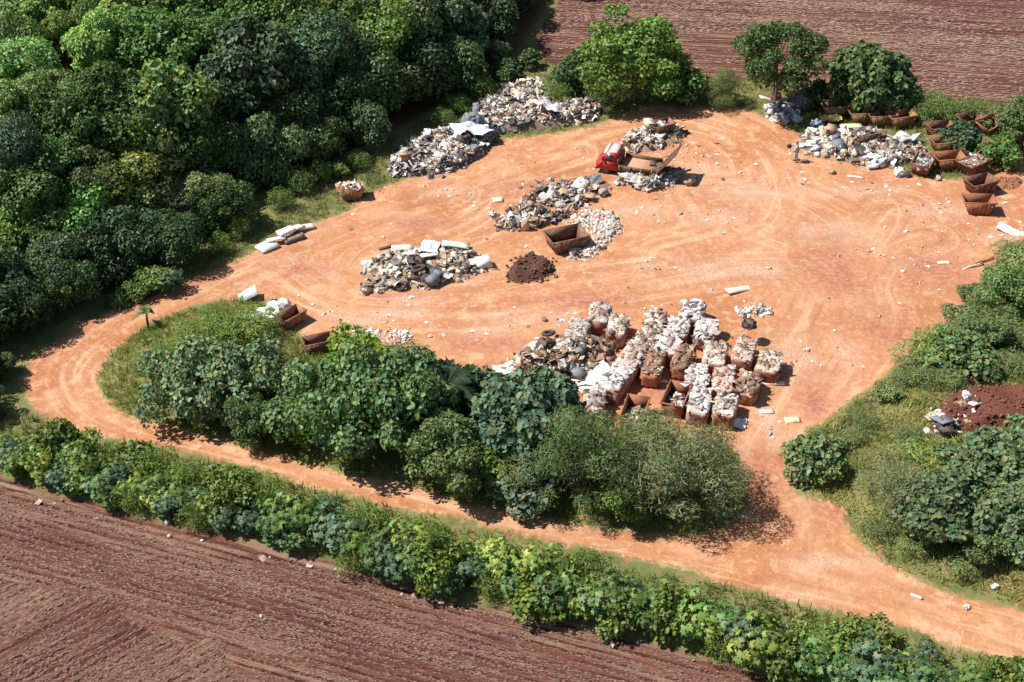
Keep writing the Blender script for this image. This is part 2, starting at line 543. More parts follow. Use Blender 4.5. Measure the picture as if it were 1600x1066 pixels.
PALE = [(760, 520, 55, 14), (640, 470, 60, 12), (1010, 415, 40, 12), (1190, 425, 60, 12), (930, 350, 45, 22), (1100, 262, 40, 14), (1120, 340, 60, 18),
        (1480, 330, 90, 16), (1560, 370, 40, 10), (560, 500, 70, 10), (430, 405, 40, 8), (1320, 560, 14, 50), (1250, 560, 40, 40), (1200, 660, 26, 40),
        (1290, 880, 70, 14), (1240, 930, 70, 8), (480, 360, 40, 8), (700, 300, 60, 10), (1000, 330, 60, 14), (1350, 300, 80, 14)]
REDS = [(1300, 420, 60, 60), (1180, 740, 40, 60), (300, 440, 60, 12), (900, 470, 120, 14), (640, 350, 90, 10), (480, 420, 60, 14), (1460, 420, 90, 40), (1400, 520, 70, 50), (880, 300, 70, 14), (820, 290, 60, 10), (1050, 830, 220, 14), (760, 540, 120, 14), (560, 545, 50, 18), (1000, 600, 120, 30),  # red soil; patches on the right also paint in a pinkish haze veil
        (1320, 800, 60, 25), (1280, 640, 40, 50), (1330, 770, 50, 14), (700, 580, 80, 14)]

def blob_field(p, blobs, k=1.0):
    out = np.zeros(len(p))
    for bx, by, rx, ry in blobs:
        c = ground_z0([(bx, by)])[0]
        ex = np.linalg.norm(ground_z0([(bx + rx, by)])[0] - c)
        ey = np.linalg.norm(ground_z0([(bx, by + ry)])[0] - c)
        d = ((p[:, 0] - c[0]) / ex) ** 2 + ((p[:, 1] - c[1]) / ey) ** 2
        out = np.maximum(out, np.exp(-d * 1.4))
    return np.clip(out * k, 0, 1)

def field_uv(p):
    """across / along the furrows"""
    a = ground_z0([(0, 757), (1200, 1070)])
    t = (a[1] - a[0]) / np.linalg.norm(a[1] - a[0])
    b = ground_z0([(60, 1010), (240, 916)])
    t2 = (b[1] - b[0]) / np.linalg.norm(b[1] - b[0])
    c = ground_z0([(1000, 60), (1600, 92)])
    t3 = (c[1] - c[0]) / np.linalg.norm(c[1] - c[0])
    turn = sdpoly(p, ground_z0([(-900, 860), (0, 912), (127, 941), (250, 985), (333, 1012), (400, 1075), (420, 1300), (-900, 1300)])) + (vnoise(p[:, 0], p[:, 1], .5) - .5) * 1.5 > 0
    T = np.where(turn[:, None], t2, t)
    T = np.where((p[:, 1] > 100)[:, None], t3, T)
    return -p[:, 0] * T[:, 1] + p[:, 1] * T[:, 0] + np.where(turn, 50, 0), p[:, 0] * T[:, 0] + p[:, 1] * T[:, 1]

def attrs(p):
    sdn = sdnear(p, NEARF, 8) + wiggle(p) * .3
    sdf = sdnear(p, FARF, 8) + wiggle(p) * .4
    tr = np.zeros(len(p)); rut = np.zeros(len(p)); td = np.full(len(p), 9.0)
    for i, t in enumerate(TRACKS):
        d = dline(p, t) + (vnoise(p[:, 0], p[:, 1], .15) - .5) * .8
        td = np.minimum(td, d)
        for off, w, k in ((.15, .4, .8), (1.75, .4, 1.0), (3.2, .4, .5)):
            tr = np.maximum(tr, k * np.exp(-((d - off) / w) ** 2))
        rut = np.maximum(rut, .9 * np.exp(-((d - .95) / .3) ** 2))
        rut = np.maximum(rut, .7 * np.exp(-((d - 2.5) / .3) ** 2))
    fu, fv = field_uv(p)
    return dict(sd_dirt=sd_dirt(p), sd_field=np.maximum(sdn, sdf), sd_forest=sdnear(p, FOREST, 8) + 2.2, track=tr, rut=rut, tdist=td,
                pale=blob_field(p, PALE + [(1130, 420, 110, 22), (1000, 250, 60, 12), (1300, 360, 110, 20), (1180, 300, 90, 20), (620, 490, 80, 16), (820, 500, 90, 14)], .95) * (vnoise(p[:, 0], p[:, 1], 1.3) * .5 + vnoise(p[:, 0], p[:, 1], 3) * .6), redsoil_veil=blob_field(p, REDS, .95) * (.5 + .7 * vnoise(p[:, 0], p[:, 1], .9)), fu=fu, fv=fv)

A_ALL = attrs(GP)
GZ = height(GP)
nx, ny = len(xs), len(ys)
ii, jj = np.meshgrid(np.arange(nx - 1), np.arange(ny - 1))
ii, jj = ii.ravel(), jj.ravel()
quads = np.column_stack([jj * nx + ii, jj * nx + ii + 1, (jj + 1) * nx + ii + 1, (jj + 1) * nx + ii])
FC = GP[quads].mean(1)
reg = np.zeros(len(quads), int)
sdq = A_ALL['sd_dirt'][quads].mean(1)
sdfar = sdpoly(FC, FARF)
sdnf = sdpoly(FC, NEARF)
road = ground_z0([(-300, 560), (60, 540), (200, 470), (420, 380), (450, 420), (330, 470), (150, 560), (150, 640), (480, 735), (1180, 850), (1190, 770), (1245, 770), (1340, 780), (1700, 940), (2200, 1150), (1900, 1250), (-300, 760)])
reg[sdq > 0] = 1
reg[(sdq > 0) & (sdpoly(FC, road) > 0)] = 2
reg[sdfar > 0] = 4
core = (ii >= 6) & (ii < nx - 7) & (jj >= 6) & (jj < ny - 7)
reg[(sdnf > 0) & core] = 3

def region_mesh(name, mask):
    q = quads[mask]
    used, inv = np.unique(q, return_inverse=True)
    V = np.column_stack([GP[used], GZ[used]])
    me = new_mesh(name, V, inv.reshape(q.shape), M_TERRAIN, None, True)
    for k, v in A_ALL.items():
        a = me.attributes.new(k, 'FLOAT', 'POINT')
        a.data.foreach_set("value", np.ascontiguousarray(v[used], np.float32))
    return link(name, me)

put(region_mesh("ground", reg == 0), kind="structure")
put(region_mesh("dirt_yard", reg == 1), kind="structure")
put(region_mesh("dirt_road", reg == 2), kind="structure")
put(region_mesh("far_field", reg == 4), kind="structure")

# near field: the same cells halved so that the furrows are real relief
m3 = np.where(reg == 3)[0]
SUB = 3
fi, fj = ii[m3], jj[m3]
keys = []
for b in range(SUB):
    for a in range(SUB):
        keys.append(np.stack([np.stack([fi * SUB + a + da, fj * SUB + b + db], 1) for da, db in ((0, 0), (1, 0), (1, 1), (0, 1))], 1))
keys = np.concatenate(keys)
flat = keys.reshape(-1, 2)
code = flat[:, 0] * 100000 + flat[:, 1]
uq, inv = np.unique(code, return_inverse=True)
kx, ky = uq // 100000, uq % 100000
px_ = np.interp(kx / SUB, np.arange(nx), xs); py_ = np.interp(ky / SUB, np.arange(ny), ys)
NP_ = np.column_stack([px_, py_])
A3 = attrs(NP_)
amp = sstep(.0, 1.0, sdpoly(NP_, NEARF))
zf = height(NP_) + amp * (.05 * np.sin(A3['fu'] * 2 * math.pi / .46 + 1.0 * vnoise(px_, py_, .3)) * (.4 + vnoise(px_, py_, .6)) + .03 * (vnoise(px_, py_, 2.9) - .5) + .02 * (vnoise(px_, py_, 1.4) - .5))
me = new_mesh("near_field", np.column_stack([NP_, zf]), inv.reshape(-1, 4), M_TERRAIN, None, True)
for k, v in A3.items():
    a = me.attributes.new(k, 'FLOAT', 'POINT')
    a.data.foreach_set("value", np.ascontiguousarray(v, np.float32))
put(link("near_field", me), kind="structure")

# ------------------------------------------------------------------ foliage makers
LEAF_R = (np.array([(0, 0, 0), (.30, .45, .10), (0, 1, -.12), (-.30, .45, .10)]), np.array([(0, 1, 2), (0, 2, 3)]))
LEAF_O = (np.array([(0, 0, 0), (.34, .28, .09), (.30, .68, .05), (0, 1, -.16), (-.30, .68, .05), (-.34, .28, .09)]), np.array([(0, 1, 2), (0, 2, 3), (0, 3, 4), (0, 4, 5)]))
def _palmate():
    V = [(0, 0, .06)]
    lob = 7
    for k in range(lob):
        a = math.radians(-128 + 256 * k / (lob - 1)) + math.pi / 2
        r = .62 - .12 * abs(k - 3) / 3
        V.append((r * math.cos(a), r * math.sin(a), -.10))
        if k < lob - 1:
            a2 = a + math.radians(128 / (lob - 1))
            V.append((.33 * math.cos(a2), .33 * math.sin(a2), .02))
    F = [(0, i, i + 1) for i in range(1, len(V) - 1)]
    return np.array(V), np.array(F)
LEAF_P = _palmate()
LEAF_N = (np.array([(0, 0, 0), (.09, .5, .02), (0, 1, -.10), (-.09, .5, .02)]), np.array([(0, 1, 2), (0, 2, 3)]))

def leaves(rng, pos, nrm, size, tpl, droop=.35, jit=.55, tone=(.55, 1.35), hue=.18):
    n = len(pos)
    N = nrm + rng.normal(0, jit, (n, 3))
    N[:, 2] += .25
    N /= np.linalg.norm(N, axis=1)[:, None] + 1e-9
    T = rng.normal(0, 1, (n, 3))
    T += nrm * .6
    T[:, 2] -= droop
    T -= (T * N).sum(1)[:, None] * N
    T /= np.linalg.norm(T, axis=1)[:, None] + 1e-9
    B = np.cross(T, N)
    tv, tf = tpl
    s = (size * rng.uniform(.65, 1.3, n))[:, None, None]
    V = pos[:, None, :] + s * (tv[None, :, 0, None] * B[:, None, :] + tv[None, :, 1, None] * T[:, None, :] + tv[None, :, 2, None] * N[:, None, :])
    F = (tf[None] + (np.arange(n) * len(tv))[:, None, None]).reshape(-1, 3)
    tn = rng.uniform(*tone, n)
    h = rng.normal(0, hue, n)
    c = np.stack([tn * (1 + h), tn, tn * (1 - .6 * h)], 1)
    C = np.repeat(np.clip(c, .05, 3), len(tv), 0)
    return V.reshape(-1, 3), F, C

def lobed(rng, rx, ry, rz, cz, nl, rl, low=-.35, wild=.12):
    """sub-lobes spread over a dome: array of cx,cy,cz,r"""
    out = []
    for k in range(nl):
        zz = low + (1 - low) * (k + .5) / nl
        a = k * 2.39996 + rng.normal(0, .25)
        rr = math.sqrt(max(0, 1 - zz * zz))
        g = rng.uniform(.88 - 1.3 * wild, .96 + wild * .9)
        out.append((rx * g * rr * math.cos(a), ry * g * rr * math.sin(a), cz + rz * g * zz, rl * rng.uniform(.8 - wild, 1.15 + wild * 1.6)))
    return np.array(out)

def crown(rng, lobes, n, size, tpl, flat=.85, core=None, **kw):
    w = lobes[:, 3] ** 2
    k = rng.choice(len(lobes), n, p=w / w.sum())
    d = rng.normal(0, 1, (n, 3)); d[:, 2] = np.abs(d[:, 2]) * np.where(rng.random(n) < .78, 1, -1)
    d /= np.linalg.norm(d, axis=1)[:, None]
    r = lobes[k, 3] * (1.06 - .45 * rng.random(n) ** 2)
    p = lobes[k, :3] + d * r[:, None] * np.array([1, 1, flat])
    nr = d.copy()
    if core is not None:
        rx, ry, rz, cz, m = core
        dd = rng.normal(0, 1, (m, 3)); dd /= np.linalg.norm(dd, axis=1)[:, None]
        rr = rng.uniform(.35, .85, m)[:, None]
        p = np.vstack([p, dd * rr * np.array([rx, ry, rz]) + np.array([0, 0, cz])])
        nr = np.vstack([nr, dd])
    ok = p[:, 2] > .12
    return leaves(rng, p[ok], nr[ok], size, tpl, **kw)

def trunk_mesh(name, rng, h, r0, spread, nl=6, stems=1, lean=.15):
    mb = MB()
    for s in range(stems):
        b = np.array([rng.normal(0, .15 * (stems > 1)), rng.normal(0, .15 * (stems > 1)), -.15])
        tip = np.array([rng.normal(0, lean * h) * (1 + (stems > 1)), rng.normal(0, lean * h) * (1 + (stems > 1)), h])
        mid = (b + tip) / 2 + rng.normal(0, .06 * h, 3) * np.array([1, 1, 0])
        pts = [b, b * .6 + mid * .4, mid, mid * .4 + tip * .6, tip]
        mb.add(*tube(pts, [r0 * 1.35, r0, r0 * .8, r0 * .6, r0 * .25], 7))
        for k in range(nl):
            f = rng.uniform(.35, .85)
            st = mid * (1 - (f - .5) * 2) + tip * (f - .5) * 2 if f > .5 else b * (1 - f * 2) + mid * f * 2
            a = rng.uniform(0, 6.283)
            e = st + np.array([math.cos(a) * spread * rng.uniform(.5, .95), math.sin(a) * spread * rng.uniform(.5, .95), h * rng.uniform(.12, .4)])
            m2 = (st + e) / 2 + np.array([0, 0, -.08 * h])
            mb.add(*tube([st, m2, e], [r0 * .5, r0 * .33, r0 * .1], 5))
    return mb.mesh(name, M_BARK, True)

PROTO = {}
def proto(key, f):
    if key not in PROTO: PROTO[key] = f()
    return PROTO[key]

def make_proto(seed, rx, ry, rz, cz, nl, rl, nleaf, size, tpl, trunk_h, r0, low=-.35, core=.12, stems=1, flat=.85, limbs=6, wild=.15, **kw):
    rng = np.random.default_rng(seed)
    lb = lobed(rng, rx - rl * .6, ry - rl * .6, rz - rl * .4, cz, nl, rl, low, wild)
    V, F, C = crown(rng, lb, nleaf, size, tpl, flat, (rx * .8, ry * .8, rz * .8, cz, int(nleaf * core)), **kw)
    cm = new_mesh("crown", V, F, M_LEAF, C)
    tm = trunk_mesh("trunk", rng, trunk_h * .92, r0, rx * .5, limbs, stems, .15 if stems == 1 else .07)
    return cm, tm

# unit trees: about 1 m crown radius is scaled up by the root, so leaves are sized for their scale
FOREST_P = [make_proto(100 + i, 3.1, 3.1, 2.6, 5.6, 30 + 4 * i, .92 + .06 * (i % 3), 11500, .32 + .03 * (i % 3), (LEAF_O, LEAF_R, LEAF_O, LEAF_R, LEAF_O, LEAF_R)[i], 6.2, .17, low=-.9, core=.10, wild=.36, tone=(.45, 1.5)) for i in range(6)]
BIGA_P = make_proto(250, 5.0, 3.0, 1.75, 1.75, 56, .75, 8500, .31, LEAF_O, 2.6, .12, wild=.3, low=-.75, core=.2, stems=6, jit=.5, droop=.7, limbs=8)
BIGB_P = make_proto(251, 5.7, 3.5, 2.4, 2.5, 66, .85, 12500, .31, LEAF_O, 3.6, .15, wild=.3, low=-.75, core=.2, stems=6, jit=.5, droop=.7, limbs=8)
BIG_P = [make_proto(200 + i, 3.0, 3.0, 2.0, 2.1, 46, .60, 6500, .36, LEAF_O, 3.2, .12, low=-.75, core=.2, stems=4, jit=.5, droop=.7) for i in range(3)]
FINE_P = [make_proto(300 + i, 2.6, 2.6, 2.3, 2.7, 34, .66, 15000, .24, LEAF_N, 3.6, .09, wild=.38, low=-.8, core=.15, stems=5, tone=(.6, 1.4)) for i in range(2)]
MIXED_P = [make_proto(350 + i, 2.5, 2.5, 2.2, 2.6, 32, .64, 9500, .23, LEAF_R, 3.4, .10, wild=.36, low=-.8, core=.15, stems=4) for i in range(2)]
CLUMP_P = [make_proto(400, 3.0, 3.0, 2.5, 4.6, 26, .72, 7600, .27, LEAF_R, 5.6, .13, low=-.65, core=.0, limbs=14, stems=2)]
SHRUB_P = [make_proto(500 + i, 1.0, 1.0, .85, .75, 16, .34, 1500, .21, (LEAF_R, LEAF_O, LEAF_N)[i], 1.1, .03, low=-.6, core=.25, stems=4, limbs=2) for i in range(3)]

def castor_proto(seed, h=2.6, nst=6, nleaf=95, size=.62):
    rng = np.random.default_rng(seed)
    mb = MB(); pos = []; nr = []
    for s in range(nst):
        a = 6.283 * s / nst + rng.normal(0, .3)
        hh = h * rng.uniform(.62, 1.0); sp = rng.uniform(.25, .85)
        b = np.array([rng.normal(0, .12), rng.normal(0, .12), -.1])
        tip = np.array([math.cos(a) * sp, math.sin(a) * sp, hh])
        mid = (b + tip) / 2 + np.array([0, 0, .12])
        mb.add(*tube([b, mid, tip], [.04, .03, .015], 5))
        m = nleaf // nst
        for k in range(m):
            f = 1 - (k / m) ** 1.3 * .72
            c = b * (1 - f) + tip * f
            la = rng.uniform(0, 6.283); L = rng.uniform(.25, .62)
            q = c + np.array([math.cos(la) * L, math.sin(la) * L, rng.uniform(-.12, .28)])
            mb.add(*tube([c, q], [.012, .008], 3, False))
            pos.append(q); nr.append((math.cos(la) * .55 + math.cos(a) * .3, math.sin(la) * .55 + math.sin(a) * .3, .75))
    V, F, C = leaves(rng, np.array(pos), np.array(nr), size, LEAF_P, droop=.5, jit=.28, tone=(.6, 1.3), hue=.12)
    return new_mesh("foliage", V, F, M_LEAF, C), mb.mesh("stem", M_BARK, True)
CASTOR_P = [castor_proto(600 + i, (2.5, 2.9, 2.2, 2.7)[i], 7 + i % 2, (270, 290, 250, 260)[i], (.39, .37, .41, .35)[i]) for i in range(4)]

BARKC = (0.16, 0.115, 0.085)
def plant(name, pr, loc, rz, sc, color, label, cat, group=None, names=("crown", "trunk"), bark=BARKC):
    root = empty(name, loc, rz, sc if isinstance(sc, tuple) else (sc, sc, sc))
    link(names[0], pr[0], root, tuple(np.array(color) * np.array([1.52, 1.60, 1.30])))
    link(names[1], pr[1], root, bark)
    return put(root, label, cat, group)

# ------------------------------------------------------------------ forest
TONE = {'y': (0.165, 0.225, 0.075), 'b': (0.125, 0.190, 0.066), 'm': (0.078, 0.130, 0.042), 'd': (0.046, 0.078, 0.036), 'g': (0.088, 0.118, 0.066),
        's': (0.058, 0.094, 0.058), 'o': (0.115, 0.138, 0.055), 'f': (0.070, 0.150, 0.048), 'p': (0.20, 0.22, 0.08)}
FLAB = {'y': ('sunny yellow-green tree with billowing crown in the forest', 'yellow-green forest trees'),
        'b': ('bright green round-crowned tree within the forest mass', 'bright green forest trees'),
        'm': ('mid green leafy tree packed within the forest mass', 'mid green forest trees'),
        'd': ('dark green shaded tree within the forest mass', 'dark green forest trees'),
        'g': ('dull grey-green rounded tree of the forest', 'grey-green forest trees'),
        's': ('bluish dark green tree of the forest', 'bluish forest trees'),
        'o': ('olive tinted spreading tree of the forest', 'olive forest trees'),
        'f': ('fresh vivid green domed tree among olive forest trees', None),
        'p': ('small pale yellow tree crown standing out in the forest', None)}
CROWNS = [(30, 20, 90, 'b'), (100, 15, 80, 'b'), (140, 42, 70, 'm'), (200, 38, 110, 'y'), (290, 20, 90, 'm'), (340, 12, 70, 'm'), (400, 20, 90, 'm'), (455, 28, 80, 'm'), (560, 15, 90, 'b'), (640, 22, 120, 'g'), (705, 40, 120, 'g'), (755, 25, 80, 'd'),
          (20, 72, 70, 'b'), (92, 55, 60, 'y'), (150, 72, 85, 'y'), (40, 112, 110, 'b'), (260, 70, 110, 'm'), (330, 60, 80, 'm'), (430, 62, 50, 'p'), (395, 105, 140, 's'), (480, 80, 110, 's'), (540, 85, 100, 'd'), (592, 55, 110, 'm'),
          (60, 160, 110, 'b'), (5, 175, 90, 'b'), (110, 188, 90, 'm'), (180, 150, 100, 'm'), (190, 200, 110, 'm'), (245, 175, 140, 'b'), (305, 195, 100, 'm'), (350, 150, 110, 's'), (430, 165, 110, 's'), (510, 150, 100, 'd'), (570, 130, 100, 'd'), (640, 110, 110, 'd'), (700, 100, 90, 'd'),
          (15, 235, 80, 's'), (80, 245, 80, 'm'), (140, 235, 70, 'm'), (275, 235, 110, 'm'), (330, 225, 90, 'd'), (410, 238, 125, 'g'), (490, 215, 80, 'd'), (560, 190, 80, 'd'),
          (30, 290, 100, 'm'), (150, 275, 110, 'o'), (200, 290, 130, 'o'), (245, 320, 80, 'o'), (120, 335, 100, 'f'), (300, 310, 90, 'g'), (30, 370, 100, 'm'), (75, 365, 90, 'o'), (200, 370, 100, 'd'), (265, 370, 80, 'd'), (345, 320, 80, 'd'),
          (15, 440, 110, 'd'), (85, 418, 110, 'd'), (150, 395, 90, 'd'), (40, 470, 80, 'd'), (105, 440, 70, 'd'), (-30, 490, 110, 'd')]
FT = []     # x, y, scale, crown-centre height, tone
def edge_h(x, y, lo=2.0):
    d = float(sdpoly([(x, y)], FOREST)[0])
    return min(8.0, max(lo, 2.2 + 1.15 * d)), d
for cx, cy, dia, tone in CROWNS:
    hc = 4.0
    for _ in range(8):
        g = ground_z0([(cx, cy)], hc)[0]
        hn, d = edge_h(g[0], g[1])
        hc = .5 * hc + .5 * (hn if not (cx < 300 and cy > 340) else min(hn, 3.2))
    s = (FPX * SP + (cy - 533) * CP) / (CAMH - hc)
    FT.append((g[0], g[1], dia / s / 2, hc, tone))
rng = np.random.default_rng(11)
lo = FOREST.min(0)
cand = np.column_stack([rng.uniform(-78, 14, 9000), rng.uniform(76, 170, 9000)])
sdc = sdpoly(cand, FOREST)
acc = [(t[0], t[1]) for t in FT]
for (x, y), d in zip(cand, sdc):
    if d < .6: continue
    edge = x < -0.36 * y - 17 or y > 160       # well outside the frame: wider spacing
    if min((x - a) ** 2 + (y - b) ** 2 for a, b in acc) > (3.3 if not edge else 4.6) ** 2:
        acc.append((x, y))
        hc, _ = edge_h(x, y)
        hc *= rng.uniform(.62, 1.12)
        if x < -24 and y < 98: hc = min(hc, 3.4)
        if x < -24 and y < 98 and d < 2.0: continue
        t = rng.choice(['d', 'm', 's', 'b', 'o'], p=[.3, .34, .16, .12, .08])
        if x > -22 and y < 122: t = 'd'  # dark leaf tone paints in the shade along the forest's lower right side
        FT.append((x, y, rng.uniform(1.5, 3.3), hc, t))
for (px, py, r, hc) in ((812, -22, 3.2, 7.5), (850, -48, 3.4, 8.0), (905, -75, 3.4, 8.5), (960, -95, 3.4, 8.5), (1010, -112, 3.2, 8.0)):
    g = ground_z0([(px, py)])[0]
    FT.append((g[0], g[1], r, hc, 'm'))
for k, (x, y, r, hc, tone) in enumerate(FT):
    pr = FOREST_P[{'y': 0, 'b': 2, 'm': 4, 'd': 1, 'g': 3, 's': 5, 'o': 3, 'f': 0, 'p': 2}[tone] if rng.random() < .6 else int(rng.integers(6))]
    c = np.array(TONE[tone]) * rng.uniform(.62, 1.3) * np.array([rng.uniform(.88, 1.14), 1, rng.uniform(.85, 1.15)])
    sx = r / 3.1
    lab, grp = FLAB[tone]
    if edge_h(x, y)[1] < 4.5 and grp:
        lab = lab.replace("within the forest mass", "").replace("packed", "").replace("in the forest", "").replace("of the forest", "").replace("  ", " ").strip() + " on the outer edge of the forest"
        grp = grp + " on its outer edge"
    root = plant("forest_tree", pr, (x, y, hz(x, y)), rng.uniform(0, 6.28), 1.0, tuple(c), lab, "tree", grp)
    cr, tk = root.children
    if cr.name.startswith("trunk"): cr, tk = tk, cr
    zc = sx * rng.uniform(.85, 1.2)
    cr.scale = (sx, sx * rng.uniform(.85, 1.15), zc)
    cr.location.z = hc - 5.6 * zc
    tk.scale = (sx, sx, hc / 5.6)

# ------------------------------------------------------------------ single trees and shrubs (base pixel, radius, height)
def tree_at(px, py, pr, rx, h, color, label, name="tree", base_r=3.0, base_h=4.4, ry=None, group=None, cat="tree", names=("crown", "trunk"), rz=None):
    p = P(px, py)
    return plant(name, pr, p, random.uniform(0, 6.28) if rz is None else rz, (rx / base_r, (ry or rx) / base_r, h / base_h), color, label, cat, group, names)

BL = (0.056, 0.098, 0.046)
tree_at(350, 630, BIGA_P, 4.25, 4.2, (0.118, 0.155, 0.098), "wide low tree with big grey-green leaves at the island's grassy tip", "broadleaf_tree", 5.0, 4.4, 5.0, rz=.1)
tree_at(594, 683, BIGB_P, 4.9, 5.2, (0.085, 0.135, 0.062), "largest dense dark green broadleaf tree in the middle of the planted island", "broadleaf_tree", 5.7, 5.6, 5.7, rz=.0)
tree_at(406, 690, MIXED_P[0], 1.6, 3.0, (0.056, 0.088, 0.032), "small dark tree with bare thin trunk between two big broadleaf trees", "young_tree", 2.5, 4.9)
tree_at(706, 755, MIXED_P[1], 2.5, 4.3, (0.098, 0.130, 0.056), "olive green tree with loose outer leaves beside the dense dark tree", "loose_tree", 2.5, 4.9)
tree_at(820, 715, BIG_P[2], 3.2, 5.0, (0.078, 0.118, 0.082), "bluish green tree beside the white sheet of the rubbish heap", "broadleaf_tree", 3.0, 4.3)
tree_at(900, 772, FINE_P[0], 2.9, 4.9, (0.088, 0.112, 0.050), "feathery grey-green tree with fine leaves on the track side", "feathery_tree", 2.6, 5.0)
tree_at(1048, 776, FINE_P[1], 3.6, 4.2, (0.118, 0.130, 0.072), "wide grizzled olive tree in front of the waste bales", "feathery_tree", 2.6, 5.0, 3.1, rz=0)
tree_at(972, 806, MIXED_P[0], 1.7, 2.7, (0.085, 0.130, 0.030), "bright green rounded bush at the foot of the grizzled tree", "bush", 2.5, 4.9, cat="bush")
tree_at(822, 778, SHRUB_P[1], 1.8, 2.3, (0.110, 0.135, 0.105), "silvery leaved shrub under the feathery tree", "shrub", 1.0, 1.6, cat="shrub", names=("foliage", "stem"))
tree_at(772, 766, SHRUB_P[0], 1.3, 2.4, (0.105, 0.150, 0.025), "yellow-green shrub under the loose olive tree by the track", "shrub", 1.0, 1.6, cat="shrub", names=("foliage", "stem"))
tree_at(560, 585, SHRUB_P[0], 2.0, 2.6, (0.125, 0.180, 0.030), "lime green shrub behind the largest island tree", "shrub", 1.0, 1.6, cat="shrub", names=("foliage", "stem"))
tree_at(482, 668, SHRUB_P[0], 2.0, 1.6, (0.105, 0.170, 0.035), "bright green sprawling shrub between the two biggest broadleaf trees", "shrub", 1.0, 1.6, cat="shrub", names=("foliage", "stem"))
tree_at(1010, 720, SHRUB_P[2], 2.0, 2.0, (0.135, 0.155, 0.045), "yellowish fine shrub between feathery and grizzled trees", "shrub", 1.0, 1.6, cat="shrub", names=("foliage", "stem"))
tree_at(640, 590, SHRUB_P[2], 1.6, 1.9, (0.095, 0.115, 0.065), "grey-green wispy shrub on the yard edge of the island", "shrub", 1.0, 1.6, cat="shrub", names=("foliage", "stem"))
for px, py, r in ((305, 540, 1.4), (345, 530, 1.7), (392, 520, 1.7), (340, 508, 1.1), (265, 568, 1.0)):
    tree_at(px, py, SHRUB_P[2], r, 1.25, (0.125, 0.170, 0.046), "light feathery green shrub at the top of the island's grassy tip", "shrub", 1.0, 1.6, group="feathery shrubs on the island tip", cat="shrub", names=("foliage", "stem"))
for px, py, r in ((700, 640, 1.6), (750, 640, 1.5), (650, 640, 1.5), (870, 690, 1.5)):
    tree_at(px, py, SHRUB_P[1], r, 2.6, (0.046, 0.080, 0.048), "dark leafy shrub filling the island behind the trees", "shrub", 1.0, 1.6, group="dark shrubs behind island trees", cat="shrub", names=("foliage", "stem"))

# trees on the far side of the yard
tree_at(985, 160, MIXED_P[1], 4.5, 7.6, (0.105, 0.170, 0.042), "bright green domed tree on the field edge behind the truck", "field_edge_tree", 2.5, 4.9, 3.6)
tree_at(1066, 158, SHRUB_P[0], 1.9, 3.0, (0.070, 0.120, 0.035), "rounded dark bush at the foot of the bright domed tree", "bush", 1.0, 1.6, cat="bush", names=("foliage", "stem"))
tree_at(1206, 172, CLUMP_P[0], 3.5, 7.2, (0.052, 0.085, 0.030), "dark tree with clumped open crown beside the red cap", "clumped_tree", 3.0, 7.1)
tree_at(1125, 165, FINE_P[0], 1.5, 2.7, (0.110, 0.130, 0.055), "small pale thin tree between two field-edge trees", "young_tree", 2.6, 5.0)
tree_at(1352, 166, BIG_P[0], 3.3, 5.0, (0.075, 0.110, 0.050), "grey-green domed tree shading the rusty skips", "field_edge_tree", 3.0, 4.3)
tree_at(1398, 172, BIG_P[1], 1.8, 2.8, (0.060, 0.115, 0.040), "glossy green bush in front of the grey-green domed tree", "bush", 3.0, 4.3, cat="bush")
tree_at(1270, 165, SHRUB_P[1], 1.2, 2.0, (0.045, 0.07, 0.03), "dark bush behind the rusty skips under the clumped tree", "bush", 1.0, 1.6, cat="bush", names=("foliage", "stem"))
tree_at(892, 140, SHRUB_P[0], 1.7, 2.6, (0.065, 0.095, 0.045), "round grey-green bush at the end of the long rubbish heap", "bush", 1.0, 1.6, cat="bush", names=("foliage", "stem"))
tree_at(870, 158, SHRUB_P[2], 1.3, 1.4, (0.105, 0.145, 0.045), "low light green shrub behind the long rubbish heap", "shrub", 1.0, 1.6, cat="shrub", names=("foliage", "stem"))
tree_at(945, 160, SHRUB_P[2], 1.5, 1.6, (0.095, 0.115, 0.05), "wispy shrub below the bright domed tree", "shrub", 1.0, 1.6, cat="shrub", names=("foliage", "stem"))
tree_at(1590, 225, MIXED_P[0], 2.5, 4.0, (0.095, 0.125, 0.058), "pale green tree beside the tilted skips in tall grass", "loose_tree", 2.5, 4.9)
tree_at(1560, 255, SHRUB_P[0], 1.7, 1.9, (0.075, 0.125, 0.038), "green bush between tilted skips and skip with white sheet", "bush", 1.0, 1.6, cat="bush", names=("foliage", "stem"))
tree_at(1497, 232, SHRUB_P[1], 1.5, 1.8, (0.055, 0.085, 0.05), "bluish bush among the empty rusty skips", "bush", 1.0, 1.6, cat="bush", names=("foliage", "stem"))
for px, py in ((1440, 186), (1480, 184), (1520, 183), (1455, 172)):
    tree_at(px, py, SHRUB_P[2], 1.5, 1.4, (0.110, 0.150, 0.052), "tall light green weeds between the skips and the far field", "weed_clump", 1.0, 1.6, group="weed clumps by the far field", cat="weeds", names=("foliage", "stem"))
for px, py, r in ((825, 105, 1.0), (905, 100, .9), (790, 122, 1.2)):
    tree_at(px, py, SHRUB_P[1], r, 1.4, (0.055, 0.08, 0.035), "low dark bush at the corner of the far field", "bush", 1.0, 1.6, group="bushes at far field corner", cat="bush", names=("foliage", "stem"))

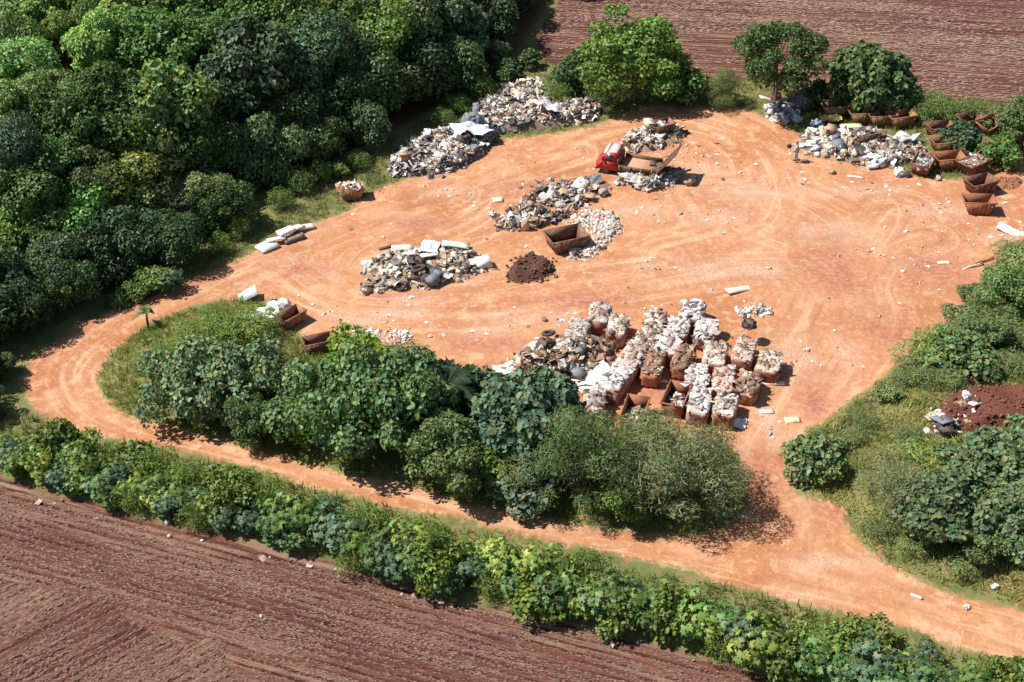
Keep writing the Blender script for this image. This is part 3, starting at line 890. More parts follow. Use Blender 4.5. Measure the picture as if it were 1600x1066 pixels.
# bank on the right of the entrance
BK = [(1575, 478, MIXED_P[1], 2.2, 3.2, (0.075, 0.120, 0.048), "rounded green bush overhanging the yard corner of the bank"),
      (1540, 540, MIXED_P[0], 1.7, 2.2, (0.070, 0.105, 0.05), "dull green bush on the bank above the berm"),
      (1455, 570, SHRUB_P[2], 2.2, 1.9, (0.105, 0.145, 0.045), "feathery light bush along the yard edge of the bank"),
      (1500, 575, SHRUB_P[1], 2.0, 1.8, (0.070, 0.105, 0.050), "leafy bush above the red soil heap"),
      (1265, 735, SHRUB_P[1], 1.5, 2.1, (0.085, 0.115, 0.06), "greyish shrub on the corner where two tracks meet"),
      (1290, 745, SHRUB_P[0], 1.0, 1.3, (0.085, 0.120, 0.045), "small green shrub beside the corner shrub"),
      (1405, 800, FINE_P[0], 1.8, 2.3, (0.100, 0.115, 0.065), "wispy greyish bush at the bank end above the road"),
      (1465, 830, BIG_P[1], 2.4, 3.0, (0.060, 0.085, 0.052), "dark glossy broadleaf bush on the bank above the road"),
      (1545, 770, BIG_P[2], 2.8, 3.0, (0.068, 0.095, 0.055), "dense broadleaf bush below the red soil heap"),
      (1600, 850, BIG_P[0], 2.6, 3.2, (0.068, 0.098, 0.058), "leafy bush on the bank where the road leaves"),
      (1545, 860, MIXED_P[1], 1.8, 2.2, (0.075, 0.105, 0.05), "low tangled bush above the grassy roadside"),
      (1460, 745, SHRUB_P[2], 2.0, 1.7, (0.115, 0.150, 0.05), "bright wispy shrub beside the rubbish on the bank"),
      (1620, 740, BIG_P[1], 2.6, 3.0, (0.070, 0.105, 0.058), "broadleaf bush beyond the red soil heap"),
      (1385, 735, SHRUB_P[2], 1.3, 1.1, (0.115, 0.125, 0.06), "low yellowish shrub on the bank slope")]
for px, py, pr, r, h, c, lab in BK:
    big = pr in BIG_P; sh = pr in SHRUB_P; fi_ = pr in FINE_P
    tree_at(px, py, pr, r, h, tuple(np.array(c) * np.array([1.4, 1.3, 1.25])), lab, "shrub" if sh else "bush", 1.0 if sh else (3.0 if big else 2.6 if fi_ else 2.5), 1.6 if sh else (4.3 if big else 5.0 if fi_ else 4.9), cat="shrub" if sh else "bush", names=("foliage", "stem") if sh else ("crown", "trunk"))

for px, py, r, h in ((1590, 420, 1.2, 1.2), (1556, 440, 1.0, 1.1), (1530, 490, 1.1, 1.1), (1515, 520, 1.1, 1.0), (1480, 545, 1.2, 1.2), (1430, 585, 1.2, 1.2), (1410, 600, .9, .9), (1562, 505, 1.2, 1.2), (1590, 540, 1.3, 1.3), (1350, 668, .9, .7), (1305, 705, .8, .7), (1420, 690, .9, .8), (1540, 585, 1.1, 1.0), (1370, 835, .9, .8), (1430, 860, .9, .7), (1500, 890, 1.0, .8), (1575, 405, 1.1, 1.2), (1520, 470, 1.0, 1.1), (1498, 505, 1.1, 1.1), (1465, 560, 1.2, 1.2), (1446, 600, 1.0, 1.0), (1385, 622, .8, .8), (1330, 690, .8, .7), (1480, 600, 1.0, .9), (1275, 690, .8, .8), (1580, 580, 1.2, 1.1)):
    tree_at(px, py, SHRUB_P[random.choice((0, 2, 2))], r, h, tuple(np.array((0.135, 0.160, 0.075)) * random.uniform(.8, 1.15)), "low pale green shrub on the rough grass of the bank", "shrub", 1.0, 1.6, group="low pale shrubs on the bank", cat="shrub", names=("foliage", "stem"))
# trees in the shade at the outer bend of the road
for px, py, r, h in ((-55, 600, 2.0, 4.2), (-95, 650, 2.2, 4.8), (-20, 655, 1.2, 2.0), (8, 585, 1.0, 1.6), (-120, 570, 2.4, 5.0)):
    tree_at(px, py, MIXED_P[0], r, h, (0.055, 0.085, 0.036), "dark tree at the outer side of the road bend", "roadside_tree", 2.5, 4.9, group="dark trees outside the road bend")
# low thicket under the outer forest trees
rg_ = np.random.default_rng(15)
fe = smooth_line(ground_z0([(785, 72), (722, 114), (618, 180), (516, 228), (398, 284), (288, 340), (174, 390), (90, 424), (-5, 462), (-110, 508)]), 1)
seg = np.linalg.norm(np.diff(fe, axis=0), axis=1); cum = np.concatenate([[0], np.cumsum(seg)])
for t in np.arange(0, cum[-1], 1.25):
    k = min(np.searchsorted(cum, t, 'right') - 1, len(seg) - 1)
    q_ = fe[k] + (fe[k + 1] - fe[k]) * (t - cum[k]) / seg[k] + rg_.normal(0, .55, 2) + np.array([-1.2, .7])
    r_ = rg_.uniform(.9, 1.7)
    plant("thicket_bush", SHRUB_P[int(rg_.integers(3))], (q_[0], q_[1], hz(*q_)), rg_.uniform(0, 6.28), (r_, r_, r_ * rg_.uniform(.9, 1.35)), tuple(np.array((0.055, 0.085, 0.03)) * rg_.uniform(.7, 1.25)), "dark low bush of the thicket under the outer forest trees", "bush", "thicket bushes under the forest edge", ("foliage", "stem"))

# weeds on the forest verge
for px, py, r, h, pr in ((240, 452, 1.3, 1.5, 0), (212, 466, .9, 1.1, 0), (186, 476, .7, .7, 1), (470, 300, 1.2, 1.7, 2), (500, 285, 1.0, 1.5, 2), (440, 325, 1.0, 1.4, 2), (375, 372, .9, 1.5, 2), (715, 175, 1.2, 1.3, 2), (755, 150, 1.2, 1.5, 2), (690, 195, 1.1, 1.2, 2), (345, 395, .9, 1.3, 2), (560, 262, 1.0, 1.2, 2), (530, 275, .8, 1.0, 0)):
    tree_at(px, py, SHRUB_P[pr], r, h, (0.095, 0.135, 0.038), "light green weed clump on the grass verge along the forest", "weed_clump", 1.0, 1.6, group="weed clumps on the forest verge", cat="weeds", names=("foliage", "stem"))
def castor_at(px, py, k, sc, color, label, group=None):
    p = P(px, py)
    return plant("castor_shrub", CASTOR_P[k], p, random.uniform(0, 6.28), (sc, sc, sc * random.uniform(.9, 1.1)), color, label, "shrub", group, ("foliage", "stem"), (0.16, 0.14, 0.08))
castor_at(778, 98, 0, .95, (0.13, 0.17, 0.085), "pale leafed shrub catching light before the dark forest edge")
castor_at(268, 455, 2, .75, (0.05, 0.085, 0.045), "dark big-leaved plant among weeds by the forest track")

# palm on the island
def palm(px, py, label, sc=1.0, nfr=13, L=2.6, color=(0.040, 0.070, 0.034)):
    p = P(px, py)
    root = put(empty("palm", p, 0, (sc, sc, sc)), label, "palm")
    rg = np.random.default_rng(5)
    link("trunk", new_mesh("trunk", *tube([(0, 0, -.2), (.05, 0, 1.4), (.02, .05, 2.6)], [.2, .15, .13], 8), M_BARK, None, True), root, BARKC)
    for k in range(nfr):
        a = k * 2.4; el = rg.uniform(.25, 1.15)
        d = np.array([math.cos(a), math.sin(a), 0])
        pts = []
        for s in np.linspace(0, 1, 8):
            r = L * s * math.cos(el) * (1 - .15 * s); z = 2.6 + L * s * math.sin(el) - 1.3 * s * s * L * .5
            pts.append(d * r + np.array([.02, .05, z]))
        pts = np.array(pts)
        mb = MB(); V0, F0 = tube(pts, np.linspace(.03, .008, 8), 4); mb.add(V0, F0, (.9, 1, .8))
        side = np.array([-d[1], d[0], 0])
        for s in np.linspace(.12, .98, 24):
            i = s * 7; i0 = min(int(i), 6); f = i - i0
            c = pts[i0] * (1 - f) + pts[i0 + 1] * f
            l = .55 * math.sin(math.pi * (.12 + .8 * s)) + .12
            for sg in (-1, 1):
                tip = c + side * sg * l * .85 + d * l * .45 + np.array([0, 0, -.3 * l])
                w = d * .035
                mb.add([c - w, c + w, tip], [(0, 1, 2)], np.array([1, 1, 1]) * rg.uniform(.7, 1.3))
        link("frond", mb.mesh("frond", M_LEAF), root, color)
palm(700, 665, "dark feather palm standing among the island trees", 1.05)
def banana(px, py, label, sc=1.0):
    p = P(px, py)
    root = put(empty("banana_plant", p, 0, (sc, sc, sc)), label, "plant")
    rg = np.random.default_rng(9)
    link("stem", new_mesh("stem", *tube([(0, 0, -.1), (0, 0, .6), (.03, 0, 1.1)], [.09, .08, .05], 7), M_BARK, None, True), root, (0.15, 0.17, 0.06))
    for k in range(7):
        a = k * 2.4 + .3; el = rg.uniform(.5, 1.3); L = rg.uniform(.9, 1.35)
        d = np.array([math.cos(a), math.sin(a), 0]); sd_ = np.array([-d[1], d[0], 0])
        V, F = [], []
        for i, s in enumerate(np.linspace(0, 1, 7)):
            c = d * L * s * math.cos(el) + np.array([.03, 0, 1.05 + L * s * math.sin(el) - .7 * s * s * L])
            w = .2 * math.sin(math.pi * (.06 + .9 * s))
            V += [c - sd_ * w + np.array([0, 0, w * .35]), c, c + sd_ * w + np.array([0, 0, w * .35])]
            if i:
                o = 3 * i
                F += [(o - 3, o - 2, o + 1), (o - 3, o + 1, o), (o - 2, o - 1, o + 2), (o - 2, o + 2, o + 1)]
        V = np.array(V)
        link("leaf", new_mesh("leaf", V, F, M_LEAF, np.ones((len(V), 3)), True), root, (0.10, 0.14, 0.045))
banana(232, 512, "small banana plant with paddle leaves at the island's edge by the bend", 1.0)

# hedge of castor plants between the road and the near field
rng = np.random.default_rng(21)
hb = HEDGE
cand = np.column_stack([rng.uniform(hb[:, 0].min(), hb[:, 0].max(), 9000), rng.uniform(hb[:, 1].min(), hb[:, 1].max(), 9000)])
cand = cand[(sdpoly(cand, hb) > .15)]
acc = []
HT = [((0.052, 0.088, 0.056), "bluish dark green castor shrub in the hedge beside the ploughed field", "bluish castor shrubs in the hedge"),
      ((0.050, 0.095, 0.036), "deep green castor shrub in the hedge beside the ploughed field", "deep green castor shrubs in the hedge"),
      ((0.085, 0.135, 0.036), "fresh light green castor shrub in the hedge beside the ploughed field", "light green castor shrubs in the hedge"),
      ((0.130, 0.165, 0.040), "yellowish castor shrub in the hedge beside the ploughed field", "yellowish castor shrubs in the hedge")]
hl = smooth_line(ground_z0([(-120, 740), (0, 757), (200, 812), (480, 882), (650, 930), (850, 970), (1060, 1024), (1250, 1086), (1500, 1165), (1800, 1240)]), 1)
for x, y in cand:
    if acc and min((x - a) ** 2 + (y - b) ** 2 for a, b in acc) < .66 ** 2: continue
    # photo column: fewer castor plants at the grassy left end
    u = (x / (CP * y + SP * CAMH)) * FPX + 800
    if u < 230 and vnoise([x], [y], .35)[0] < .25: continue
    acc.append((x, y))
    df = float(dline([(x, y)], hl)[0])
    back = df > 1.9
    t = rng.choice(4, p=[.30, .36, .25, .09] if not back else [.12, .25, .4, .23])
    c, lab, grp = HT[t]
    c = tuple(np.array(c) * rng.uniform(.95, 1.5))
    sc = rng.uniform(.66, 1.12) * (.82 if u < 400 else 1.0) * (.60 if back else 1.0)
    if rng.random() < .16:
        k = int(rng.integers(3)); r_ = rng.uniform(.8, 1.35)
        plant("hedge_shrub", SHRUB_P[k], (x, y, hz(x, y)), rng.uniform(0, 6.28), (r_, r_, r_ * rng.uniform(.8, 1.2)), tuple(np.array((0.115, 0.150, 0.04)) * rng.uniform(.7, 1.2)), "small-leaved yellow-green shrub growing between castor shrubs of the hedge", "shrub", "small-leaved shrubs in the hedge", ("foliage", "stem"))
        continue
    plant("castor_shrub", CASTOR_P[int(rng.integers(4))], (x, y, hz(x, y)), rng.uniform(0, 6.28), (sc, sc, sc * rng.uniform(.85, 1.1)), c, lab, "shrub", grp, ("foliage", "stem"), (0.16, 0.14, 0.08))

# ------------------------------------------------------------------ grass, straw and litter (stuff)
def blades(rng, p, z, hmin, hmax, w, K, lean, cols, spread=.12):
    n = len(p)
    b = np.repeat(np.column_stack([p, z]), K, 0)
    b[:, :2] += rng.normal(0, spread, (n * K, 2))
    b[:, 2] -= .02
    a = rng.uniform(0, 6.283, n * K)
    hh = np.repeat(rng.uniform(hmin, hmax, n), K) * rng.uniform(.6, 1.15, n * K)
    wv = np.column_stack([np.cos(a), np.sin(a), 0 * a]) * (w * rng.uniform(.6, 1.3, n * K))[:, None]
    la = rng.uniform(0, 6.283, n * K)
    tip = b + np.column_stack([np.cos(la) * lean * hh, np.sin(la) * lean * hh, hh])
    mid = b + (tip - b) * .55 + np.column_stack([0 * a, 0 * a, .12 * hh])
    V = np.stack([b - wv, b + wv, mid + wv * .8, mid - wv * .8, tip], 1).reshape(-1, 3)
    o = (np.arange(n * K) * 5)[:, None]
    F = np.concatenate([o + np.array([0, 1, 2]), o + np.array([0, 2, 3]), o + np.array([3, 2, 4])])
    c0, c1 = np.array(cols[0]), np.array(cols[1])
    pn = np.repeat(vnoise(p[:, 0], p[:, 1], .5) * .6 + vnoise(p[:, 0], p[:, 1], 1.7) * .4, K)[:, None]
    pn = np.clip((pn - .28) / .44, 0, 1)
    c = (c0 * (1 - pn) + c1 * pn) * rng.uniform(.7, 1.3, (n * K, 1))
    return V, F, np.repeat(c, 5, 0)

def grass_patch(polys, n, cols, hmin, hmax, w, K, lean, label, cond=None, seed=0):
    rg = np.random.default_rng(seed)
    allp = []
    for poly in polys:
        poly = np.asarray(poly)
        lo_, hi_ = poly.min(0), poly.max(0)
        c = np.column_stack([rg.uniform(lo_[0], hi_[0], n), rg.uniform(lo_[1], hi_[1], n)])
        s = sdpoly(c, poly) + wiggle(c) * .5
        ok = s > 0
        c = c[ok]
        d = sd_dirt(c)
        fld = np.maximum(sdpoly(c, NEARF), sdpoly(c, FARF))
        c = c[(d < rg.normal(-.05, .22, len(c))) & (fld < rg.normal(.0, .25, len(c)))]
        allp.append(c)
    p = np.vstack(allp)
    p = p[rg.random(len(p)) < .35 + .9 * vnoise(p[:, 0], p[:, 1], .8)]
    V, F, C = blades(rg, p, height(p), hmin, hmax, w, K, lean, cols)
    return put(link("grass", new_mesh("grass", V, F, M_LEAF, C), None, (1.15, 1.1, 1.0)), label, "grass", None, "stuff")

VERGE = ground_z0([(140, 520), (190, 470), (330, 392), (430, 325), (520, 270), (600, 225), (700, 165), (780, 120), (850, 90), (960, 108), (1100, 116), (1300, 138), (1450, 154), (1640, 166), (1700, 275), (1560, 285),
                   (1470, 292), (1400, 285), (1300, 250), (1200, 182), (1050, 170), (940, 200), (850, 210), (760, 225), (690, 270), (600, 300), (560, 325), (470, 372), (400, 402), (300, 445), (190, 492)])
grass_patch([VERGE], 34000, ((0.125, 0.155, 0.055), (0.225, 0.225, 0.105)), .15, .5, .022, 5, .6, "rough grass along the forest verge and the far field edge", seed=31)
grass_patch([ISLAND], 24000, ((0.135, 0.190, 0.045), (0.22, 0.250, 0.075)), .12, .42, .022, 5, .6, "lush green grass under the trees of the island", seed=32)
grass_patch([BANK], 52000, ((0.19, 0.215, 0.070), (0.34, 0.325, 0.135)), .10, .38, .022, 5, .65, "yellow-green grass on the bank beside the entrance", seed=33)
HW = ground_z0([(-200, 640), (0, 642), (60, 652), (150, 690), (330, 724), (480, 768), (760, 836), (940, 882), (1130, 922), (1300, 968), (1450, 1006), (1600, 1052), (1800, 1120), (1800, 1240), (1600, 1175), (1250, 1066), (1060, 1004), (850, 952), (650, 912), (480, 863), (200, 793), (0, 738), (-200, 700)])
grass_patch([HW], 16000, ((0.105, 0.140, 0.045), (0.20, 0.205, 0.08)), .2, .6, .028, 7, .55, "tall weeds and grass filling the hedge strip along the road", seed=34)

def straw(poly, n, label, size, seed, colr=((0.18, 0.105, 0.078), (0.315, 0.21, 0.155))):
    rg = np.random.default_rng(seed)
    lo_, hi_ = poly.min(0), poly.max(0)
    c = np.column_stack([rg.uniform(lo_[0], hi_[0], n), rg.uniform(lo_[1], hi_[1], n)])
    c = c[sdpoly(c, poly) > .15]
    fu, fv = field_uv(c)
    dens = vnoise(fu, fv * .06, .5) * .45 + vnoise(fu, fv * .15, 1.5) * .35 + .11 * (1 + np.sin(fu * 2 * math.pi / .46))
    c = c[rg.random(len(c)) < np.clip((dens - .37) * 4.0, .05, .95)]
    e = np.array([.05, 0])
    fu0, _ = field_uv(c)
    g = np.column_stack([(field_uv(c + np.array([.01, 0]))[0] - fu0), (field_uv(c + np.array([0, .01]))[0] - fu0)]) / .01
    ang = np.arctan2(g[:, 1], g[:, 0]) + math.pi / 2 + rg.normal(0, .3, len(c))
    L = size * rg.uniform(.6, 2.2, len(c)); W = L * rg.uniform(.16, .32, len(c))
    z = height(c) + .045 + rg.uniform(0, .03, len(c))
    d = np.column_stack([np.cos(ang), np.sin(ang), rg.normal(0, .05, len(c))]) * L[:, None] * .5
    s = np.column_stack([-np.sin(ang), np.cos(ang), rg.normal(0, .15, len(c))]) * W[:, None] * .5
    b = np.column_stack([c, z])
    V = np.stack([b - d - s, b + d - s, b + d + s, b - d + s], 1).reshape(-1, 3)
    F = np.arange(len(c) * 4).reshape(-1, 4)
    t = rg.random((len(c), 1)) ** 1.5
    C = np.repeat((np.array(colr[0]) * (1 - t) + np.array(colr[1]) * t), 4, 0)
    return put(link("straw", new_mesh("straw", V, F, M_STRAW, C)), label, "straw", None, "stuff")
NVIEW = ground_z0([(-60, 745), (0, 757), (200, 812), (480, 882), (650, 930), (850, 970), (1060, 1024), (1250, 1090), (1300, 1130), (-60, 1130)])
straw(NVIEW, 190000, "dry straw stubble strewn over the near ploughed field", .068, 41)
FVIEW = ground_z0([(860, 92), (850, 40), (900, -25), (1660, -25), (1660, 165), (1430, 152), (1300, 136), (1100, 114), (950, 106)])
straw(FVIEW, 70000, "dry straw rows on the far ploughed field", .16, 42, ((0.24, 0.15, 0.115), (0.40, 0.29, 0.23)))

# ------------------------------------------------------------------ rubbish
PAL_GREY = [(0.55, 0.53, 0.50), (0.70, 0.69, 0.67), (0.30, 0.30, 0.31), (0.12, 0.12, 0.13), (0.40, 0.33, 0.27), (0.20, 0.25, 0.30), (0.48, 0.40, 0.28), (0.80, 0.79, 0.77), (0.05, 0.05, 0.06), (0.28, 0.20, 0.15), (0.45, 0.50, 0.53)]
PAL_PALE = [(0.80, 0.78, 0.74), (0.70, 0.64, 0.55), (0.62, 0.58, 0.50), (0.55, 0.46, 0.36), (0.80, 0.76, 0.66), (0.30, 0.25, 0.20), (0.48, 0.44, 0.40), (0.10, 0.09, 0.09), (0.35, 0.42, 0.40)]
PAL_MIX = [(0.72, 0.68, 0.62), (0.35, 0.28, 0.22), (0.12, 0.10, 0.09), (0.55, 0.42, 0.30), (0.78, 0.76, 0.72), (0.25, 0.30, 0.36), (0.40, 0.22, 0.14), (0.62, 0.58, 0.40), (0.22, 0.17, 0.14), (0.05, 0.05, 0.05), (0.50, 0.47, 0.44)]
PAL_BRICK = [(0.72, 0.60, 0.50), (0.80, 0.74, 0.68), (0.55, 0.30, 0.20), (0.65, 0.50, 0.40), (0.78, 0.70, 0.62)]
PAL_BROWN = [(0.20, 0.12, 0.08), (0.30, 0.20, 0.14), (0.12, 0.08, 0.06), (0.42, 0.34, 0.28), (0.55, 0.48, 0.42), (0.25, 0.16, 0.12)]
PAL_WHITE = [(0.82, 0.82, 0.82), (0.78, 0.78, 0.80), (0.80, 0.79, 0.76), (0.66, 0.66, 0.68), (0.30, 0.30, 0.32), (0.78, 0.76, 0.74), (0.12, 0.12, 0.13)]

def add_piece(mb, rg, c, s, kind, col, tilt=.5):
    R = rot_rand(rg, tilt)
    if kind == 'box':
        V = BOXV * np.array([s * rg.uniform(.6, 1.2), s * rg.uniform(.4, .9), s * rg.uniform(.25, .7)]); F = BOXF
        V = V + rg.normal(0, s * .05, V.shape)
    elif kind == 'plank':
        V = BOXV * np.array([s * rg.uniform(1.6, 3.2), s * rg.uniform(.18, .35), s * .1]); F = BOXF
    elif kind == 'board':
        V = BOXV * np.array([s * rg.uniform(1.0, 1.9), s * rg.uniform(.7, 1.1), s * .07]); F = BOXF
        V = V + rg.normal(0, s * .04, V.shape)
    elif kind == 'bag':
        V = ICO1[0] * (1 + rg.normal(0, .26, (len(ICO1[0]), 1))) * np.array([s * .55, s * .42, s * .26]); F = ICO1[1]
    elif kind == 'crumb':
        V = ICO0[0] * (1 + rg.normal(0, .2, (12, 1))) * s * .5 * np.array([1, .8, .6]); F = ICO0[1]
    elif kind == 'rod':
        V, F = tube([(-s * 1.3, 0, 0), (0, 0, s * rg.normal(0, .2)), (s * 1.3, 0, 0)], [s * .05] * 3, 4)
    else:   # crumpled sheet
        g = 4
        xx, yy = np.meshgrid(np.linspace(-.6, .6, g), np.linspace(-.5, .5, g))
        V = np.column_stack([xx.ravel(), yy.ravel(), rg.normal(0, .14, g * g)]) * s * 1.3
        V[:, :2] += rg.normal(0, .07 * s, (g * g, 2))
        F = []
        for j in range(g - 1):
            for i in range(g - 1):
                a = j * g + i
                F += [(a, a + 1, a + g + 1), (a, a + g + 1, a + g)]
        F = np.array(F)
    mb.add(V @ R.T + c, F, np.clip(np.array(col) * .95 * rg.uniform(.5, 1.15), 0, .8))

KINDS = ['box', 'plank', 'board', 'bag', 'crumb', 'sheet', 'rod']

class Heap:
    def __init__(s, pix, H, seed):
        s.poly = smooth_poly(PM(pix)[:, :2]); s.H = H
        s.rg = np.random.default_rng(seed)
    def z(s, p):
        p = np.atleast_2d(p)
        d = sdpoly(p, s.poly)
        k = min(1.6, max(.5, s.H * 1.1))
        return height(p) - .06 + (.06 + s.H) * sstep(-.1, k, d) * (.45 + .75 * vnoise(p[:, 0], p[:, 1], .9)) + .12 * s.H * (vnoise(p[:, 0], p[:, 1], 2.8) - .5)
    def mound(s, parent, color, mat):
        lo_, hi_ = s.poly.min(0) - .3, s.poly.max(0) + .3
        gx = np.arange(lo_[0], hi_[0], .22); gy = np.arange(lo_[1], hi_[1], .22)
        X, Y = np.meshgrid(gx, gy); p = np.column_stack([X.ravel(), Y.ravel()])
        n = len(gx)
        i, j = np.meshgrid(np.arange(n - 1), np.arange(len(gy) - 1)); i, j = i.ravel(), j.ravel()
        q = np.column_stack([j * n + i, j * n + i + 1, (j + 1) * n + i + 1, (j + 1) * n + i])
        d = sdpoly(p, s.poly)
        q = q[(d[q] > -.15).all(1)]
        used, inv = np.unique(q, return_inverse=True)
        V = np.column_stack([p[used], s.z(p[used]) + s.rg.normal(0, .02, len(used))])
        return link("mound", new_mesh("mound", V, inv.reshape(-1, 4), mat, None, True), parent, color)
    def sample(s, n, inset=0.0, ragged=False):
        lo_, hi_ = s.poly.min(0), s.poly.max(0)
        p = np.column_stack([s.rg.uniform(lo_[0], hi_[0], n * 4), s.rg.uniform(lo_[1], hi_[1], n * 4)])
        d = sdpoly(p, s.poly) + wiggle(p) * .9
        if ragged:
            keep = np.clip(.25 + d * .9, 0, 1) * np.clip((vnoise(p[:, 0], p[:, 1], .9) * .6 + vnoise(p[:, 0], p[:, 1], 2.1) * .4 - .22) * 3, .06, 1)
            return p[(d > inset) & (s.rg.random(len(p)) < keep)][:n]
        return p[d > inset][:n]

CNAME = [((0.82, 0.82, 0.80), 'white'), ((0.06, 0.06, 0.065), 'black'), ((0.17, 0.21, 0.26), 'blue-grey'), ((0.45, 0.33, 0.22), 'brown'), ((0.68, 0.62, 0.50), 'cream'), ((0.42, 0.42, 0.42), 'grey')]

def loose(kind, loc, s, color, label, cat, group=None, seed=0, rz=None, tilt=.12, name=None, dims=None, mat=None):
    """one single piece of rubbish as a thing of its own"""
    rg = np.random.default_rng(seed)
    mat = mat or (M_CLEAN if min(color) > .5 else M_THING)
    if kind == 'board':
        dx, dy, dz = dims or (s * 1.5, s * .9, .08)
        n = 5
        V, F = [], []
        for k in range(n + 1):
            x = (k / n - .5) * dx; b = .02 * dx * math.sin(k / n * 3.1) * rg.uniform(.4, 1)
            for y, z in ((-dy / 2, 0), (dy / 2, 0), (dy / 2, dz), (-dy / 2, dz)):
                V.append((x, y + rg.normal(0, .015), z + b))
        for k in range(n):
            o = 4 * k
            for a in range(4):
                c = (a + 1) % 4
                F += [(o + a, o + 4 + a, o + 4 + c), (o + a, o + 4 + c, o + c)]
        F += [(0, 1, 2), (0, 2, 3), (4 * n, 4 * n + 2, 4 * n + 1), (4 * n, 4 * n + 3, 4 * n + 2)]
        V = np.array(V, float); sm = False
    elif kind == 'bag':
        V, F = ICO2[0].copy(), ICO2[1]
        dx, dy, dz = dims or (s, s * .8, s * .6)
        k = 1 + .22 * (vnoise(V[:, 0] * 2 + seed, V[:, 1] * 2 + V[:, 2] * 3, 1.7) - .5) + rg.normal(0, .05, len(V))
        V = V * k[:, None] * np.array([dx, dy, dz]) * .5
        V += rg.normal(0, .085, V.shape) * np.array([dx, dy, dz]); V[:, :2] *= (1 + .25 * (vnoise(V[:, 2] * 4 + seed, V[:, 0] * 4, 1.9) - .5))[:, None]
        V[:, 2] = np.maximum(V[:, 2], -dz * .3) + dz * .28; sm = False
    elif kind == 'sheet':
        dx, dy, dz = dims or (s * 1.4, s, .25)
        g = 11
        xx, yy = np.meshgrid(np.linspace(-.5, .5, g), np.linspace(-.5, .5, g))
        zz = vnoise(xx.ravel() * 9 + seed, yy.ravel() * 9, .45) * dz + rg.normal(0, .02, g * g) + .04
        V = np.column_stack([xx.ravel() * dx, yy.ravel() * dy, zz]); V[:, :2] += rg.normal(0, .02 * s, (g * g, 2))
        F = []
        for j in range(g - 1):
            for i in range(g - 1):
                a = j * g + i
                F += [(a, a + 1, a + g + 1), (a, a + g + 1, a + g)]
        nb = len(V)
        F = np.array(F)
        F = np.vstack([F, F[:, ::-1] + nb]); V = np.vstack([V, V - np.array([0, 0, .012])]); sm = False
    elif kind == 'box':
        dx, dy, dz = dims or (s, s * .8, s * .6)
        mb = MB()
        V = BOXV * np.array([dx, dy, dz]) + np.array([0, 0, dz / 2]); V += rg.normal(0, .02 * s, V.shape)
        mb.add(V, BOXF)
        fl = .35 * dx                        # an open flap on top
        mb.add(*hexa([(-dx / 2, -dy / 2, dz), (-dx / 2, -dy / 2, dz + .015), (-dx / 2, dy / 2, dz), (-dx / 2, dy / 2, dz + .015),
                      (-dx / 2 - fl, -dy / 2, dz + .12), (-dx / 2 - fl, -dy / 2, dz + .14), (-dx / 2 - fl, dy / 2, dz + .12), (-dx / 2 - fl, dy / 2, dz + .14)]))
        V, F = np.vstack(mb.V), np.vstack(mb.F); sm = False
    elif kind == 'tyre':
        R_, r_ = s * .36, s * .15
        V, F = [], []
        na, nb = 18, 8
        for a in range(na):
            for b in range(nb):
                A, B = 2 * math.pi * a / na, 2 * math.pi * b / nb
                rr = R_ + r_ * math.cos(B) * (1 if math.cos(B) > 0 else .8)
                V.append((rr * math.cos(A), rr * math.sin(A), r_ * .8 * math.sin(B) + r_ * .8))
        for a in range(na):
            for b in range(nb):
                i0, i1 = a * nb + b, ((a + 1) % na) * nb + b
                j0, j1 = a * nb + (b + 1) % nb, ((a + 1) % na) * nb + (b + 1) % nb
                F += [(i0, i1, j1), (i0, j1, j0)]
        V = np.array(V); sm = True; mat = M_TYRE
    elif kind == 'rock':
        V, F = ICO2[0].copy(), ICO2[1]
        dx, dy, dz = dims or (s, s * .85, s * .75)
        V = V * (1 + .7 * (vnoise(V[:, 0] * 2 + seed, V[:, 1] * 2 + V[:, 2] * 2.7, 1.3) - .5))[:, None] * np.array([dx, dy, dz]) * .5
        V[:, 2] += dz * .38; sm = False
    elif kind == 'log':
        V, F = tube([(-s, 0, .08), (-s * .3, .05, .1), (s * .4, -.03, .12), (s, .04, .09)], [.06, .07, .06, .05], 7); sm = True
    o = link(name or {'board': 'board', 'bag': 'rubbish_bag', 'sheet': 'plastic_sheet', 'box': 'carton', 'tyre': 'tyre', 'rock': 'boulder', 'log': 'log'}[kind], new_mesh(kind, V, F, mat, None, sm), None, color)
    o.location = loc
    o.rotation_euler = (rg.normal(0, tilt), rg.normal(0, tilt), rg.uniform(0, 6.28) if rz is None else rz)
    return put(o, label, cat, group)

